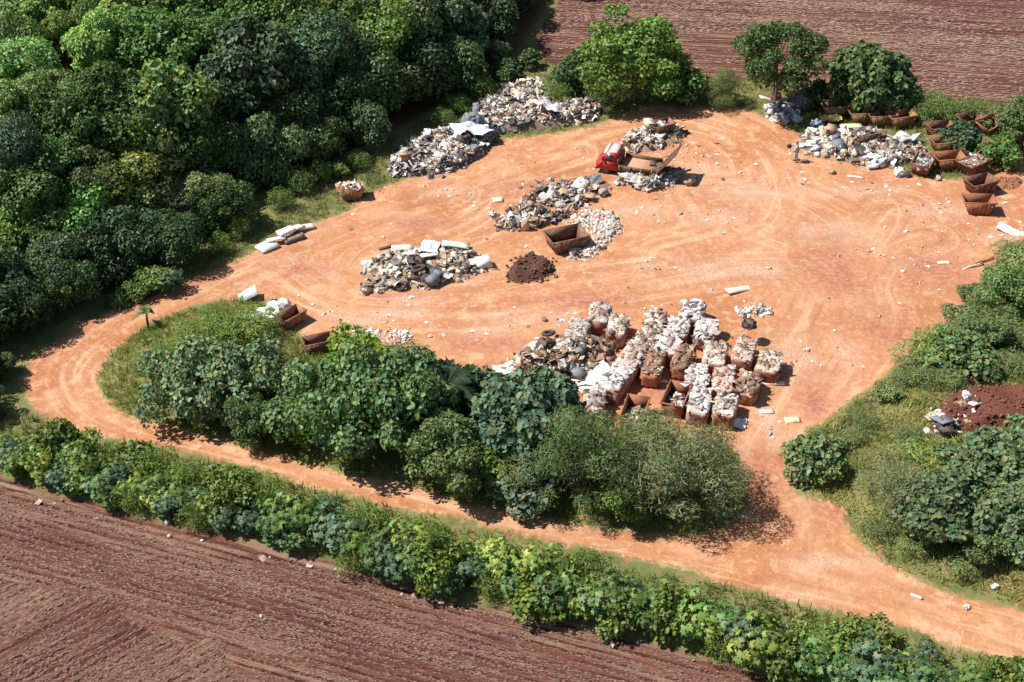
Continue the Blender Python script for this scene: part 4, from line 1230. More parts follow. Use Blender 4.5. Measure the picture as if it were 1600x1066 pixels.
def heap(pix, H, n, pal, size, label, where, seed, moundcol=(0.30, 0.20, 0.14), nbig=8, kinds=None, w=None, bigkinds=('board', 'board', 'bag', 'sheet', 'sheet', 'box')):
    hp = Heap(pix, H, seed)
    rg = hp.rg
    c = hp.poly.mean(0)
    root = put(empty("rubbish_heap", (c[0], c[1], hz(*c))), label, "rubbish heap")
    m = hp.mound(root, moundcol, M_SOIL)
    m.matrix_parent_inverse = Matrix.Translation((-c[0], -c[1], -hz(*c)))
    mb = MB()
    pts = hp.sample(int(n * 1.6), -.25, True)
    pts = np.vstack([pts, hp.sample(int(n * .4), -.1)])
    zz = hp.z(pts)
    kinds = kinds or KINDS
    w = w or [.2, .14, .2, .05, .1, .26, .05]
    for p, z in zip(pts, zz):
        k = rg.choice(len(kinds), p=w)
        s = size * .56 * min(2.8, rg.lognormal(-.1, .6))
        add_piece(mb, rg, np.array([p[0], p[1], z + s * .15]), s, kinds[k], pal[int(rg.integers(len(pal)))])
    d = link("debris", mb.mesh("debris", M_DEBRIS), root)
    d.matrix_parent_inverse = Matrix.Translation((-c[0], -c[1], -hz(*c)))
    d["kind"] = "stuff"
    bp = hp.sample(nbig, .25)
    bz = hp.z(bp)
    for i, (p, z) in enumerate(zip(bp, bz)):
        k = bigkinds[int(rg.integers(len(bigkinds)))]
        col, cn = CNAME[int(rg.choice(6, p=[.24, .16, .14, .16, .16, .14]))]
        s = rg.uniform(.5, .95)
        nm = {'board': 'board', 'bag': 'rubbish bag', 'sheet': 'crumpled plastic sheet', 'box': 'carton'}[k]
        loose(k, (p[0], p[1], z + .1), s, tuple(np.array(col) * rg.uniform(.85, 1)), f"{cn} {nm} lying on {where}", nm.split()[-1], f"{cn} {nm}s on {where}", seed * 100 + i, tilt=.2)
    return hp

heap([(598, 270), (625, 240), (665, 215), (710, 200), (765, 196), (775, 215), (765, 238), (735, 258), (690, 274), (620, 280)], .6, 1700, PAL_GREY + PAL_WHITE[:3], .36, "long grey heap of bags and rubble along the forest verge, bin bags at its foot", "the grey heap by the forest verge", 51, (0.20, 0.16, 0.14), 16)
heap([(728, 192), (745, 165), (775, 145), (830, 127), (856, 140), (850, 158), (890, 158), (930, 160), (945, 172), (925, 192), (880, 200), (820, 205), (770, 212), (738, 205)], .65, 1900, PAL_GREY + PAL_WHITE[:3] + PAL_MIX, .34, "pale rubbish heap below the round grey-green bush, draped with a clear sheet", "the pale heap below the round bush", 52, (0.26, 0.20, 0.17), 12)
heap([(568, 412), (600, 395), (660, 388), (710, 385), (752, 398), (772, 412), (742, 432), (680, 452), (625, 452), (585, 448), (562, 432)], .2, 430, PAL_PALE, .36, "low spread of pale rubbish with tyres in the yard", "the low spread with tyres", 53, (0.32, 0.22, 0.15), 9)
heap([(768, 350), (790, 330), (820, 312), (850, 290), (885, 278), (940, 278), (962, 292), (920, 315), (890, 340), (850, 358), (815, 362), (780, 360)], .32, 560, PAL_MIX, .36, "mixed heap of planks and rags beside the sunken open container", "the mixed heap beside the open container", 54, (0.30, 0.17, 0.11), 8)
heap([(885, 352), (905, 332), (950, 326), (975, 345), (958, 375), (945, 395), (905, 408), (880, 405), (905, 388), (930, 370)], .22, 900, PAL_BRICK + PAL_WHITE[:3], .20, "scatter of pale broken bricks and plaster behind the open container", "the pale rubble by the open container", 55, (0.55, 0.38, 0.27), 0, ['crumb', 'box', 'board'], [.5, .35, .15])
heap([(962, 222), (985, 208), (1010, 204), (1050, 200), (1075, 202), (1072, 215), (1040, 232), (1005, 240), (975, 236)], .55, 420, PAL_PALE, .34, "pale rubbish heap on the far side of the red truck", "the heap behind the truck", 56, (0.38, 0.24, 0.16), 4)
heap([(950, 288), (985, 268), (1020, 262), (1055, 268), (1082, 280), (1050, 288), (1030, 300), (1005, 302), (985, 292)], .45, 420, PAL_PALE + PAL_GREY, .32, "pale heap of boards and plaster on the near side of the red truck", "the heap before the truck", 57, (0.40, 0.26, 0.18), 5)
heap([(1238, 225), (1262, 205), (1300, 203), (1345, 208), (1395, 222), (1440, 222), (1450, 238), (1420, 258), (1375, 264), (1320, 255), (1285, 250), (1250, 243)], .35, 620, PAL_WHITE + PAL_PALE + PAL_MIX, .38, "wide spread of white and yellow rubbish before the row of rusty skips", "the spread before the rusty skips", 58, (0.34, 0.24, 0.16), 14)
heap([(782, 578), (815, 555), (850, 536), (890, 533), (945, 536), (968, 552), (950, 575), (905, 592), (860, 598), (815, 592)], .75, 950, PAL_BROWN + PAL_MIX, .36, "dark brown heap of rags and timber beside the waste bales", "the dark heap beside the waste bales", 59, (0.18, 0.11, 0.08), 6)
heap([(1190, 182), (1200, 160), (1225, 160), (1245, 172), (1250, 190), (1215, 195)], .55, 230, PAL_WHITE, .36, "small white rubbish heap under the dark clumped tree", "the heap under the clumped tree", 60, (0.3, 0.2, 0.14), 5)
heap([(1448, 668), (1468, 645), (1490, 622), (1525, 618), (1532, 640), (1520, 668), (1490, 682), (1462, 682)], .35, 170, PAL_WHITE, .30, "white rubbish spilled on the dark soil of the bank", "the white rubbish on the bank", 61, (0.13, 0.055, 0.04), 5)
heap([(560, 455), (575, 435), (600, 428), (622, 440), (600, 458), (575, 462)], .12, 120, PAL_BROWN + PAL_GREY, .26, "thin patch of brown rubbish beside the tyres", "the thin brown patch", 62, (0.32, 0.18, 0.11), 0)
heap([(1148, 488), (1165, 477), (1200, 480), (1208, 488), (1180, 497), (1158, 497)], .10, 90, PAL_WHITE, .26, "small scatter of white plaster pieces beyond the waste bales", "the white scatter", 63, (0.45, 0.28, 0.19), 0, ['crumb', 'box', 'board'], [.4, .35, .25])
heap([(470, 535), (500, 520), (580, 512), (650, 520), (640, 535), (560, 535), (500, 545)], .06, 330, PAL_BRICK + PAL_WHITE[:3], .20, "thin line of pale rubble along the island's yard edge", "the rubble line", 64, (0.46, 0.27, 0.18), 0, ['crumb', 'box', 'sheet'], [.5, .2, .3])
heap([(690, 205), (770, 220), (690, 285), (640, 285)], .05, 120, PAL_GREY, .22, "loose fringe of rubbish at the foot of the grey heap", "the fringe", 65, (0.45, 0.26, 0.17), 0)

# dark soil heaps
def soil_heap(pix, H, color, label, seed, nclod=160):
    hp = Heap(pix, H, seed)
    c = hp.poly.mean(0)
    T = Matrix.Translation((-c[0], -c[1], -hz(*c)))
    root = put(empty("soil_heap", (c[0], c[1], hz(*c))), label, "soil heap")
    m = hp.mound(root, color, M_SOIL); m.matrix_parent_inverse = T
    mb = MB()
    pts = hp.sample(nclod, -.25)
    for p, z in zip(pts, hp.z(pts)):
        s = hp.rg.uniform(.08, .32)
        add_piece(mb, hp.rg, np.array([p[0], p[1], max(z, hz(*p)) + s * .1]), s, 'crumb', np.array(color))
    o = link("clods", mb.mesh("clods", M_DEBRIS), root); o.matrix_parent_inverse = T
    o["kind"] = "stuff"
soil_heap([(788, 432), (800, 412), (825, 400), (855, 404), (872, 418), (862, 432), (830, 443), (800, 444)], .75, (0.085, 0.045, 0.034), "dark brown heap of soil beside the open container", 71)
soil_heap([(1455, 660), (1470, 622), (1510, 605), (1560, 600), (1620, 606), (1650, 640), (1600, 668), (1540, 672), (1490, 680)], .6, (0.135, 0.050, 0.038), "low heap of dark red soil on the grassy bank", 72, 260)
soil_heap([(1500, 590), (1530, 582), (1560, 590), (1540, 600), (1510, 600)], .3, (0.14, 0.055, 0.042), "small dark red soil heap at the head of the bank", 73, 60)
soil_heap([(1540, 290), (1570, 275), (1600, 278), (1600, 292), (1560, 298)], .3, (0.30, 0.13, 0.08), "low reddish soil heap beside the empty rusty skips", 74, 60)

# scattered litter specks over the yard
def litter():
    rg = np.random.default_rng(81)
    yard = ground_z0([(480, 370), (620, 300), (780, 230), (950, 200), (1080, 172), (1190, 185), (1260, 255), (1400, 285), (1600, 275), (1600, 365), (1510, 480), (1400, 590), (1300, 650), (1230, 690), (1170, 680), (1130, 560), (960, 480), (820, 545), (560, 520), (440, 460)])
    mb = MB()
    lo_, hi_ = yard.min(0), yard.max(0)
    p = np.column_stack([rg.uniform(lo_[0], hi_[0], 9000), rg.uniform(lo_[1], hi_[1], 9000)])
    p = p[(sdpoly(p, yard) > 0)]
    hot = blob_field(p, PALE + [(540, 490, 70, 20), (500, 350, 60, 20), (1440, 400, 110, 40), (830, 320, 120, 50), (1080, 260, 120, 40), (1360, 270, 150, 20), (1000, 520, 160, 70)], 1)
    p = p[rg.random(len(p)) < .014 + .4 * hot]
    z = height(p)
    for q, zz in zip(p, z):
        s = rg.uniform(.06, .22)
        add_piece(mb, rg, np.array([q[0], q[1], zz + .03]), s, ('sheet', 'sheet', 'board', 'crumb')[int(rg.integers(4))], (PAL_BRICK + PAL_BRICK + PAL_WHITE[:4] + PAL_BROWN[:1])[int(rg.integers(15))], .12)
    put(link("litter", mb.mesh("litter", M_DEBRIS)), "small bits of litter and broken brick scattered over the yard", "litter", None, "stuff")
    vg = ground_z0([(-20, 755), (200, 808), (480, 880), (760, 958), (930, 990), (1100, 1036), (1090, 1048), (930, 1004), (760, 970), (480, 895), (200, 824), (-20, 772)])
    mb = MB()
    lo_, hi_ = vg.min(0), vg.max(0)
    p = np.column_stack([rg.uniform(lo_[0], hi_[0], 2500), rg.uniform(lo_[1], hi_[1], 2500)])
    p = p[sdpoly(p, vg) > 0]
    p = p[rg.random(len(p)) < .35]
    for q, zz in zip(p, height(p)):
        add_piece(mb, rg, np.array([q[0], q[1], zz + .06]), rg.uniform(.08, .25), ('crumb', 'sheet')[int(rg.integers(2))], (PAL_BRICK[3:] + [(0.3, 0.2, 0.13), (0.4, 0.3, 0.2)])[int(rg.integers(4))], .2)
    put(link("field_margin_debris", mb.mesh("field_margin_debris", M_DEBRIS)), "dry clods and stubble along the near field margin", "stubble", None, "stuff")
litter()

# ------------------------------------------------------------------ skips
def plate(a, b, c, d, t):
    """plate with outer corners a,b,c,d and thickness t along its inner normal"""
    a, b, c, d = (np.array(v, float) for v in (a, b, c, d))
    n = np.cross(b - a, d - a); n /= np.linalg.norm(n)
    V = np.array([a, b, c, d, a - n * t, b - n * t, c - n * t, d - n * t])
    F = [(0, 1, 2), (0, 2, 3), (4, 6, 5), (4, 7, 6), (0, 4, 5), (0, 5, 1), (1, 5, 6), (1, 6, 2), (2, 6, 7), (2, 7, 3), (3, 7, 4), (3, 4, 0)]
    return V, np.array(F)

def skip_meshes(L, W, H, lb=.62, wb=.88):
    l, w, l2, w2 = L / 2, W / 2, L / 2 * lb, W / 2 * wb
    z0 = .04
    T = [(-l, -w, H), (l, -w, H), (l, w, H), (-l, w, H)]
    B = [(-l2, -w2, z0), (l2, -w2, z0), (l2, w2, z0), (-l2, w2, z0)]
    out = []
    out.append(("side_panel", plate(B[0], B[1], T[1], T[0], .035)))
    out.append(("side_panel", plate(B[2], B[3], T[3], T[2], .035)))
    out.append(("end_panel", plate(B[1], B[2], T[2], T[1], .035)))
    out.append(("end_panel", plate(B[3], B[0], T[0], T[3], .035)))
    out.append(("floor_panel", box((-l2, -w2, .02), (l2, w2, .07))))
    rim = MB()
    r = .06
    rim.add(*box((-l - r, -w - r, H - .05), (l + r, -w + .01, H + .03))); rim.add(*box((-l - r, w - .01, H - .05), (l + r, w + r, H + .03)))
    rim.add(*box((-l - r, -w + .012, H - .052), (-l + .01, w - .012, H + .028))); rim.add(*box((l - .01, -w + .012, H - .052), (l + r, w - .012, H + .028)))
    out.append(("rim", (np.vstack(rim.V), np.vstack(rim.F))))
    for sgn in (-1, 1):
        for f in (-.45, 0, .45):
            xb, xt = f * l2 * 1.6, f * l * 1.2
            y0, y1 = sgn * (w2 + .005), sgn * (w + .005)
            t = .05 * sgn
            out.append(("rib", hexa([(xb - .04, y0, z0), (xt - .04, y1, H - .06), (xb - .04, y0 + t, z0), (xt - .04, y1 + t, H - .06), (xb + .04, y0, z0), (xt + .04, y1, H - .06), (xb + .04, y0 + t, z0), (xt + .04, y1 + t, H - .06)])))
        for sx in (-1, 1):
            x = sx * l * .72; y = sgn * (w + .07)
            out.append(("lifting_lug", tube([(x, y - .03 * sgn, H - .22), (x, y + .10 * sgn, H - .22)], [.05, .05], 7)))
    return [(n, new_mesh(n, V, F, M_RUST)) for n, (V, F) in out]

SKIP_A = skip_meshes(2.2, 1.35, 1.02)
SKIP_B = skip_meshes(2.25, 1.25, 1.0, .9, .93)
SKIP_C = skip_meshes(2.6, 1.75, 1.0, .8, .9)

def skip(loc, rz, kind, color, label, group=None, tilt=(0, 0), sc=1.0, cat="skip"):
    root = empty("skip", loc, rz, (sc, sc, sc))
    root.rotation_euler = (tilt[0], tilt[1], rz)
    for n, me in kind: link(n, me, root, color)
    return put(root, label, cat, group)

def load(loc, rz, L, W, z0, H, pal, seed, label, group=None, n=110, kinds=None, w=None, size=.30, dome=.35):
    """heaped filling of a skip, a thing of its own"""
    rg = np.random.default_rng(seed)
    mb = MB()
    g = 9
    u = np.linspace(-1, 1, g)
    X, Y = np.meshgrid(u, u)
    Z = z0 + dome * (1 - np.maximum(np.abs(X), np.abs(Y)) ** 2.2) + rg.normal(0, .05, X.shape)
    V = np.column_stack([X.ravel() * (L / 2 - .16), Y.ravel() * (W / 2 - .14), Z.ravel()])
    F = []
    for j in range(g - 1):
        for i in range(g - 1):
            a = j * g + i
            F += [(a, a + 1, a + g + 1), (a, a + g + 1, a + g)]
    mb.add(V, F, np.array(pal[-1]) * .8)
    kinds = kinds or ['box', 'plank', 'board', 'bag', 'crumb', 'sheet']
    w = w or [.24, .1, .26, .06, .06, .28]
    for k in range(n):
        x, y = rg.uniform(-.92, .92, 2)
        z = z0 + dome * (1 - max(abs(x), abs(y)) ** 2.2)
        s = size * rg.uniform(.5, 1.35)
        add_piece(mb, rg, np.array([x * (L / 2 - .06), y * (W / 2 - .06), z + s * .15]), s, kinds[int(rg.choice(len(kinds), p=w))], pal[int(rg.integers(len(pal)))], .35)
    o = link("rubbish_load", mb.mesh("rubbish_load", M_DEBRIS))
    o.location = loc; o.rotation_euler = (0, 0, rz)
    return put(o, label, "rubbish", group)

def bale(loc, rz, pal, seed, label, idx, rough):
    """block of pressed waste: lumpy core caked in red dust, scraps showing on top and on its faces"""
    rg = np.random.default_rng(seed)
    L, W, H = rg.uniform(2.1, 2.8), rg.uniform(1.2, 1.5), rg.uniform(.95, 1.2)
    pal = [np.array(c_) * .78 + np.array((.12, .075, .055)) for c_ in pal]
    if idx in (19, 20): L, W = 3.0, 1.4
    root = put(empty("waste_bale", loc, rz), label, "bale")
    V, F = [], []
    n = 9
    for ax in range(3):
        for sg in (-1, 1):
            o = len(V)
            for j in range(n):
                for i in range(n):
                    p = [0, 0, 0]
                    p[ax] = sg; p[(ax + 1) % 3] = -1 + 2 * i / (n - 1); p[(ax + 2) % 3] = -1 + 2 * j / (n - 1)
                    V.append(p)
            for j in range(n - 1):
                for i in range(n - 1):
                    q = o + j * n + i
                    F += [(q, q + 1, q + n + 1), (q, q + n + 1, q + n)] if sg > 0 else [(q, q + n + 1, q + 1), (q, q + n, q + n + 1)]
    V = np.array(V, float)
    top = V[:, 2] > .99
    rd = np.maximum(0, np.sort(np.abs(V), 1)[:, 1] - .55) / .45             # round the edges
    k = 1 - (.10 if not rough else .22) * rd ** 3
    k = k * (1 + .13 * (vnoise(V[:, 0] * 2 + seed, V[:, 1] * 2 + V[:, 2] * 1.7, 1.4) - .5) + .10 * (vnoise(V[:, 0] * 3 + V[:, 2] * 2.1, V[:, 1] * 3 + seed, 2.2) - .5))
    V = V * k[:, None] * np.array([L / 2, W / 2, H / 2])
    V[:, 2] = np.maximum(V[:, 2] + H / 2 - .03, -.03)
    tone = rg.uniform(.85, 1.15)
    C = np.tile(np.array((0.33, 0.130, 0.080)) * tone, (len(V), 1))
    side = vnoise(V[:, 0] * 2.5 + seed, V[:, 2] * 5 + V[:, 1] * 2.5, 1.3)
    C *= (.55 + .9 * side)[:, None]
    for k_ in range(6):
        m_ = vnoise(V[:, 0] * 3 + k_ * 9 + seed, V[:, 1] * 3 + V[:, 2] * 4, 1.6) > .87
        C[m_] = np.array(pal[int(rg.integers(len(pal)))]) * .55 + np.array((.34, .16, .1)) * .3
    tc = vnoise(V[:, 0] * 3 + seed, V[:, 1] * 3, 1.5)
    C[top] = (np.array(pal[0])[None] * (.45 + .5 * tc[:, None]))[top]
    link("core", new_mesh("core", V, np.array(F), M_BALE, C, False), root)
    mb = MB()
    for q in range(95):
        u, v = rg.uniform(-.93, .93, 2)
        s_ = .21 * min(2.0, rg.lognormal(0, .45))
        c = np.array([u * L / 2 * .93, v * W / 2 * .93, H * .955 - .10 * max(abs(u), abs(v)) ** 6 + rg.uniform(-.02, .05)])
        add_piece(mb, rg, c, s_, ('board', 'board', 'box', 'plank', 'sheet')[int(rg.choice(5, p=[.34, .2, .2, .14, .12]))], pal[int(rg.integers(len(pal)))], .10 if not rough else .3)
    o = link("scraps", mb.mesh("scraps", M_BALE), root)
    o["kind"] = "stuff"

RUSTS = [(0.22, 0.085, 0.05), (0.26, 0.11, 0.065), (0.19, 0.075, 0.05), (0.30, 0.13, 0.075)]
# the block of waste bales: top-centre pixel, palette, wording
FILLED = [(1024, 500, 'mix', "waste bale with mixed rags, farthest along the row nearest the open yard", 76), (1009, 530, 'mix', "waste bale of cardboard bits behind the one with rags", 76),
          (1081, 486, 'white', "waste bale with white foam at the yard corner of the block", 70), (1060, 510, 'white', "waste bale of white sheets next to the corner bale", 74), (1104, 513, 'white', "waste bale heaped with white plaster beside the corner bale", 74),
          (1043, 533, 'white', "waste bale of white bags behind the white sheets", 74), (1021, 566, 'brown', "waste bale heaped with round brown debris", 76), (1068, 557, 'brown', "waste bale with brown branches and paper", 76),
          (1117, 553, 'mix', "waste bale of mixed papers in the middle of the block", 74), (1163, 545, 'pink', "waste bale topped by a dark bundle", 74), (1202, 562, 'mix', "waste bale with tangled scrap at the track side", 72),
          (1090, 585, 'white', "waste bale of black and white bags in the third row", 76), (1131, 588, 'pink', "waste bale of pinkish broken plaster", 76), (1170, 596, 'brown', "waste bale overflowing with dark brush and a yellow strip", 74),
          (1093, 624, 'white', "waste bale of clean white foam near the grizzled tree", 76), (1134, 632, 'pale', "waste bale of cream rubble near the grizzled tree", 76),
          (937, 490, 'grey', "waste bale of grey rags at the far end by the dark heap", 74), (903, 512, 'grey', "waste bale of white and grey scrap beside the dark heap", 72), (965, 509, 'pale', "waste bale with cream foam beside the grey rags", 74),
          (990, 552, 'mix', "waste bale with black and white scrap behind the white boards", 66), (964, 588, 'white', "long waste bale topped with white boards", 66),
          (927, 625, 'grey', "waste bale half hidden by the feathery tree", 80)]
PALS = dict(mix=PAL_MIX, white=PAL_WHITE, brown=PAL_BROWN, pink=[(0.72, 0.58, 0.52), (0.62, 0.42, 0.36), (0.78, 0.70, 0.66), (0.45, 0.30, 0.25), (0.2, .15, .14)], pale=PAL_PALE, grey=PAL_GREY)
for i, (px, py, pal, lab, hd) in enumerate(FILLED):
    g = ground_z0([(px, py)], 1.05)[0]
    z = hz(*g)
    rz = math.radians(hd + random.uniform(-4, 4))
    bale((g[0], g[1], z), rz, PALS[pal], 900 + i, lab, i, (pal == 'brown'))
# two skips standing open and nearly empty in the block
for px, py, lab, hd in ((1057, 618, "open skip with some paper inside, before the white foam bale", 70), (992, 640, "open skip with torn lining at the foot of the block", 74)):
    g = ground_z0([(px, py)], .95)[0]
    skip((g[0], g[1], hz(*g)), math.radians(hd), SKIP_B, RUSTS[1], lab)
    load((g[0], g[1], hz(*g)), math.radians(hd), 1.7, 1.1, .35, .3, PAL_MIX, 950 + px, "papers at the bottom of the " + lab.split(",")[0].replace(" at the foot of the block", ""), None, 45, dome=.1)

def skip_px(px, py, hd, kind, color, label, tilt=(0, 0), sc=1.0, z=0.0, fill=None):
    p = P(px, py); p.z += z
    skip(p, math.radians(hd), kind, color, label, None, tilt, sc)
    if fill:
        pal, z0, n, seed, lab = fill
        load(p, math.radians(hd), 2.3 * sc, 1.4 * sc, z0, .3, pal, seed, lab, None, n, dome=.12)

OR = (0.27, 0.125, 0.065); BR = (0.15, 0.075, 0.05); DK = (0.09, 0.045, 0.036)
skip_px(1526, 330, -4, SKIP_A, (0.30, 0.125, 0.075), "empty rusty skip standing alone at the end of the line")
skip_px(1529, 300, 22, SKIP_A, BR, "brown skip with a pale end behind the lone empty skip")
skip_px(1518, 270, 35, SKIP_A, BR, "rusty skip holding a white sheet", fill=(PAL_WHITE[:3] + PAL_BROWN[:2], .95, 22, 301, "white sheet crumpled in the rusty skip"))
skip_px(1523, 245, 40, SKIP_A, DK, "dark skip with raised corner behind the one with a white sheet", tilt=(.0, -.12))
skip_px(1440, 268, 62, SKIP_A, (0.19, 0.085, 0.07), "maroon skip with grey scrap inside at the edge of the white spread", fill=(PAL_GREY, .75, 50, 302, "grey scrap heaped in the maroon skip"))
skip_px(1480, 262, 8, SKIP_A, OR, "orange-brown skip next to the maroon one")
skip_px(1474, 236, 10, SKIP_A, OR, "orange-brown skip behind its twin, next to bluish bush")
skip_px(1466, 214, 14, SKIP_A, BR, "brown skip farthest back in the column by the bluish bush", tilt=(0, .06))
skip_px(1303, 180, 4, SKIP_A, (0.20, 0.15, 0.09), "olive-brown skip in weeds beside the clumped tree")
skip_px(1345, 190, 6, SKIP_A, (0.24, 0.15, 0.085), "ochre skip in weeds under the grey-green domed tree")
skip_px(1375, 194, 6, SKIP_A, (0.28, 0.16, 0.085), "ochre skip in weeds under the glossy green bush")
skip_px(1405, 196, 16, SKIP_A, (0.32, 0.17, 0.08), "ochre skip with high end wall nearest the column of skips")
skip_px(1546, 205, 35, SKIP_A, OR, "tilted orange skip sunk in tall weeds", tilt=(.15, -.15))
skip_px(1515, 200, 25, SKIP_A, DK, "dark skip hidden in weeds beside the tilted orange one")
skip_px(1612, 238, -35, SKIP_A, OR, "tilted rusty skip on the grass right of the bushes", tilt=(.1, .1))
skip_px(549, 308, 12, SKIP_A, (0.36, 0.23, 0.10), "yellowish skip filled level on the grass verge of the forest", sc=.88, fill=(PAL_BRICK, .86, 60, 303, "pale rubble filling the yellowish skip"))
skip_px(884, 385, 22, SKIP_C, (0.19, 0.115, 0.085), "wide brown open container sunk among pale rubble", sc=1.02)
skip_px(456, 505, 48, SKIP_B, (0.34, 0.17, 0.11), "small brown skip at the yard corner of the island", sc=.78)
skip_px(498, 546, 20, SKIP_B, (0.20, 0.11, 0.09), "dark brown skip half hidden by the big-leaved island tree", sc=.8)
skip_px(1033, 212, 25, SKIP_A, (0.16, 0.095, 0.075), "dark skip on the heap behind the red truck", sc=.85, z=.25)
skip_px(1352, 222, 20, SKIP_B, (0.20, 0.12, 0.09), "brown box-like skip within the white and yellow spread", sc=.85, fill=(PAL_WHITE, .8, 20, 304, "white boards on the brown box-like skip"))

# ------------------------------------------------------------------ single bits of rubbish that can be picked out
def lp(kind, px, py, s, color, label, cat, z=.0, **kw):
    p = P(px, py); p.z += z
    return loose(kind, p, s, color, label, cat, seed=int(px * 7 + py), **kw)
W8 = (0.82, 0.82, 0.80); CR = (0.78, 0.70, 0.55); YE = (0.80, 0.66, 0.22); BLK = (0.04, 0.04, 0.045)
lp('board', 418, 388, 1, W8, "large white slab lying at the verge", 'slab', dims=(1.4, 1.0, .14), rz=.75, name='slab', z=.1)
lp('board', 432, 380, 1, W8, "white slab resting beside the large slab at the verge", 'slab', dims=(1.3, .6, .12), rz=.3, name='slab', z=.25)
lp('board', 448, 372, 1, W8, "thick white block slab in the middle of the verge slabs", 'slab', dims=(1.2, .8, .2), rz=.6, name='slab', z=.45)
lp('board', 462, 364, 1, (0.78, 0.74, 0.64), "cream slab stack end at the verge", 'slab', dims=(1.3, .7, .12), rz=.9, name='slab', z=.3)
lp('board', 478, 358, 1, (0.78, 0.76, 0.70), "narrow pale slab farthest up the verge", 'slab', dims=(1.2, .6, .14), rz=.5, name='slab', z=.1)
lp('board', 460, 376, 1, (0.20, 0.16, 0.14), "dark timber under the white slabs", 'timber', dims=(1.5, .4, .3), rz=.6, name='timber')
lp('bag', 436, 487, 1.5, W8, "large white bundle behind the small brown skip", 'bundle', dims=(1.6, 1.2, 1.0), name='bundle')
lp('sheet', 420, 492, 1.2, W8, "white crumpled sheet beside the white bundle", 'sheet')
lp('board', 388, 466, 1, (0.50, 0.60, 0.55), "pale green corrugated sheet at the top of the island", 'sheet', dims=(1.4, .9, .06), rz=.2, name='corrugated_sheet', z=.25, tilt=.25)
lp('board', 396, 502, 1, (0.62, 0.66, 0.58), "pale board in the feathery shrubs of the island", 'board', dims=(1.1, .4, .1), rz=.1, z=.3)
lp('sheet', 735, 222, 2.0, (0.68, 0.74, 0.80), "bluish white plastic sheet spread over the grey heap", 'sheet', dims=(3.0, 2.0, .6), z=1.0)
lp('bag', 740, 212, 1.5, (0.13, 0.19, 0.22), "big dark blue-grey sack on the grey heap", 'sack', dims=(1.8, 1.4, 1.2), z=.9, name='sack')
lp('bag', 762, 222, 1.2, (0.14, 0.20, 0.23), "dark blue-grey sack at the heap's yard end", 'sack', dims=(1.5, 1.2, .9), z=.4, name='sack')
lp('sheet', 858, 186, 2.0, (0.66, 0.64, 0.66), "translucent grey sheet draped down the pale heap", 'sheet', dims=(2.0, 2.2, .6), z=.8, tilt=.35)
lp('board', 668, 405, 1, W8, "white board on the low spread by the tyres", 'board', dims=(1.5, .6, .1), rz=.1, z=.3)
lp('board', 712, 390, 1, (0.76, 0.80, 0.66), "pale greenish door panel on the low spread", 'panel', dims=(1.9, .8, .08), rz=-.05, name='panel', z=.35)
lp('board', 628, 394, 1, CR, "cream board at the back of the low spread", 'board', dims=(1.4, .6, .09), rz=.1, z=.3)
lp('sheet', 671, 395, 1.2, (0.62, 0.72, 0.80), "pale blue sheet on the low spread", 'sheet', z=.3)
lp('box', 757, 416, 1.0, W8, "white appliance box at the end of the low spread", 'box', dims=(1.0, .8, .6), rz=.25, name='appliance_box', mat=M_CLEAN)
lp('board', 580, 411, 1, (0.75, 0.68, 0.60), "pinkish flat board beside the low spread", 'board', dims=(1.3, .5, .12), rz=.1)
lp('board', 603, 388, 1, (0.10, 0.07, 0.06), "dark plank lying alone above the low spread", 'plank', dims=(1.0, .25, .12), rz=.4, name='plank')
lp('board', 607, 430, 1, (0.72, 0.70, 0.68), "grey-white board near the tyres", 'board', dims=(1.1, .8, .1), rz=.2, z=.1)
lp('tyre', 628, 450, 1.0, BLK, "tyre lying flat at the foot of the low spread", 'tyre', tilt=.2)
lp('tyre', 644, 440, 1.05, (0.10, 0.06, 0.045), "brownish tyre leaning on the low spread", 'tyre', z=.15, tilt=.5)
lp('tyre', 655, 430, 1.1, BLK, "black tyre on top of the dark scrap in the low spread", 'tyre', z=.4, tilt=.4)
lp('bag', 668, 440, 1.2, (0.03, 0.03, 0.035), "black bin bag beside the tyres", 'bag', dims=(1.5, 1.0, .55))
lp('bag', 650, 418, 1.2, (0.04, 0.04, 0.045), "black bin bag in the middle of the low spread", 'bag', dims=(1.3, 1.0, .8), z=.2)
lp('board', 778, 314, 1, CR, "cream foam slab lying alone on the yard", 'slab', dims=(.7, .45, .15), rz=.2, name='foam_slab')
lp('bag', 770, 337, .6, (0.78, 0.74, 0.64), "small cream bundle at the tip of the mixed heap", 'bundle', name='bundle')
lp('rock', 942, 305, .8, (0.28, 0.26, 0.27), "grey boulder casting shadow by the mixed heap", 'boulder')
lp('rock', 1076, 288, .9, (0.42, 0.30, 0.25), "brown drum-like boulder before the red truck", 'boulder')
lp('box', 820, 360, .9, (0.62, 0.48, 0.38), "tan cupboard panel standing in the mixed heap", 'panel', dims=(.5, .25, .9), rz=.2, name='panel')
lp('sheet', 905, 398, 1.0, (0.6, 0.55, 0.5), "grey rag bundle below the open container", 'rag', name='rag')
lp('bag', 900, 400, .8, (0.10, 0.09, 0.09), "dark bag below the open container", 'bag')
lp('sheet', 795, 578, 1.6, (0.72, 0.78, 0.82), "pale blue sheet lying beside the island trees", 'sheet', dims=(1.9, 1.1, .3))
lp('board', 858, 590, 1, W8, "white beam pointing at the white boards", 'beam', dims=(1.5, .35, .25), rz=-.5, name='beam', z=.25)
lp('board', 872, 580, 1, (0.80, 0.76, 0.66), "cream plank across the dark heap", 'plank', dims=(2.1, .35, .12), rz=.95, name='plank', z=.5)
lp('sheet', 925, 592, 2.4, W8, "big white sheet spread on the ground between heap and bales", 'sheet', dims=(2.6, 2.3, .35), rz=.5)
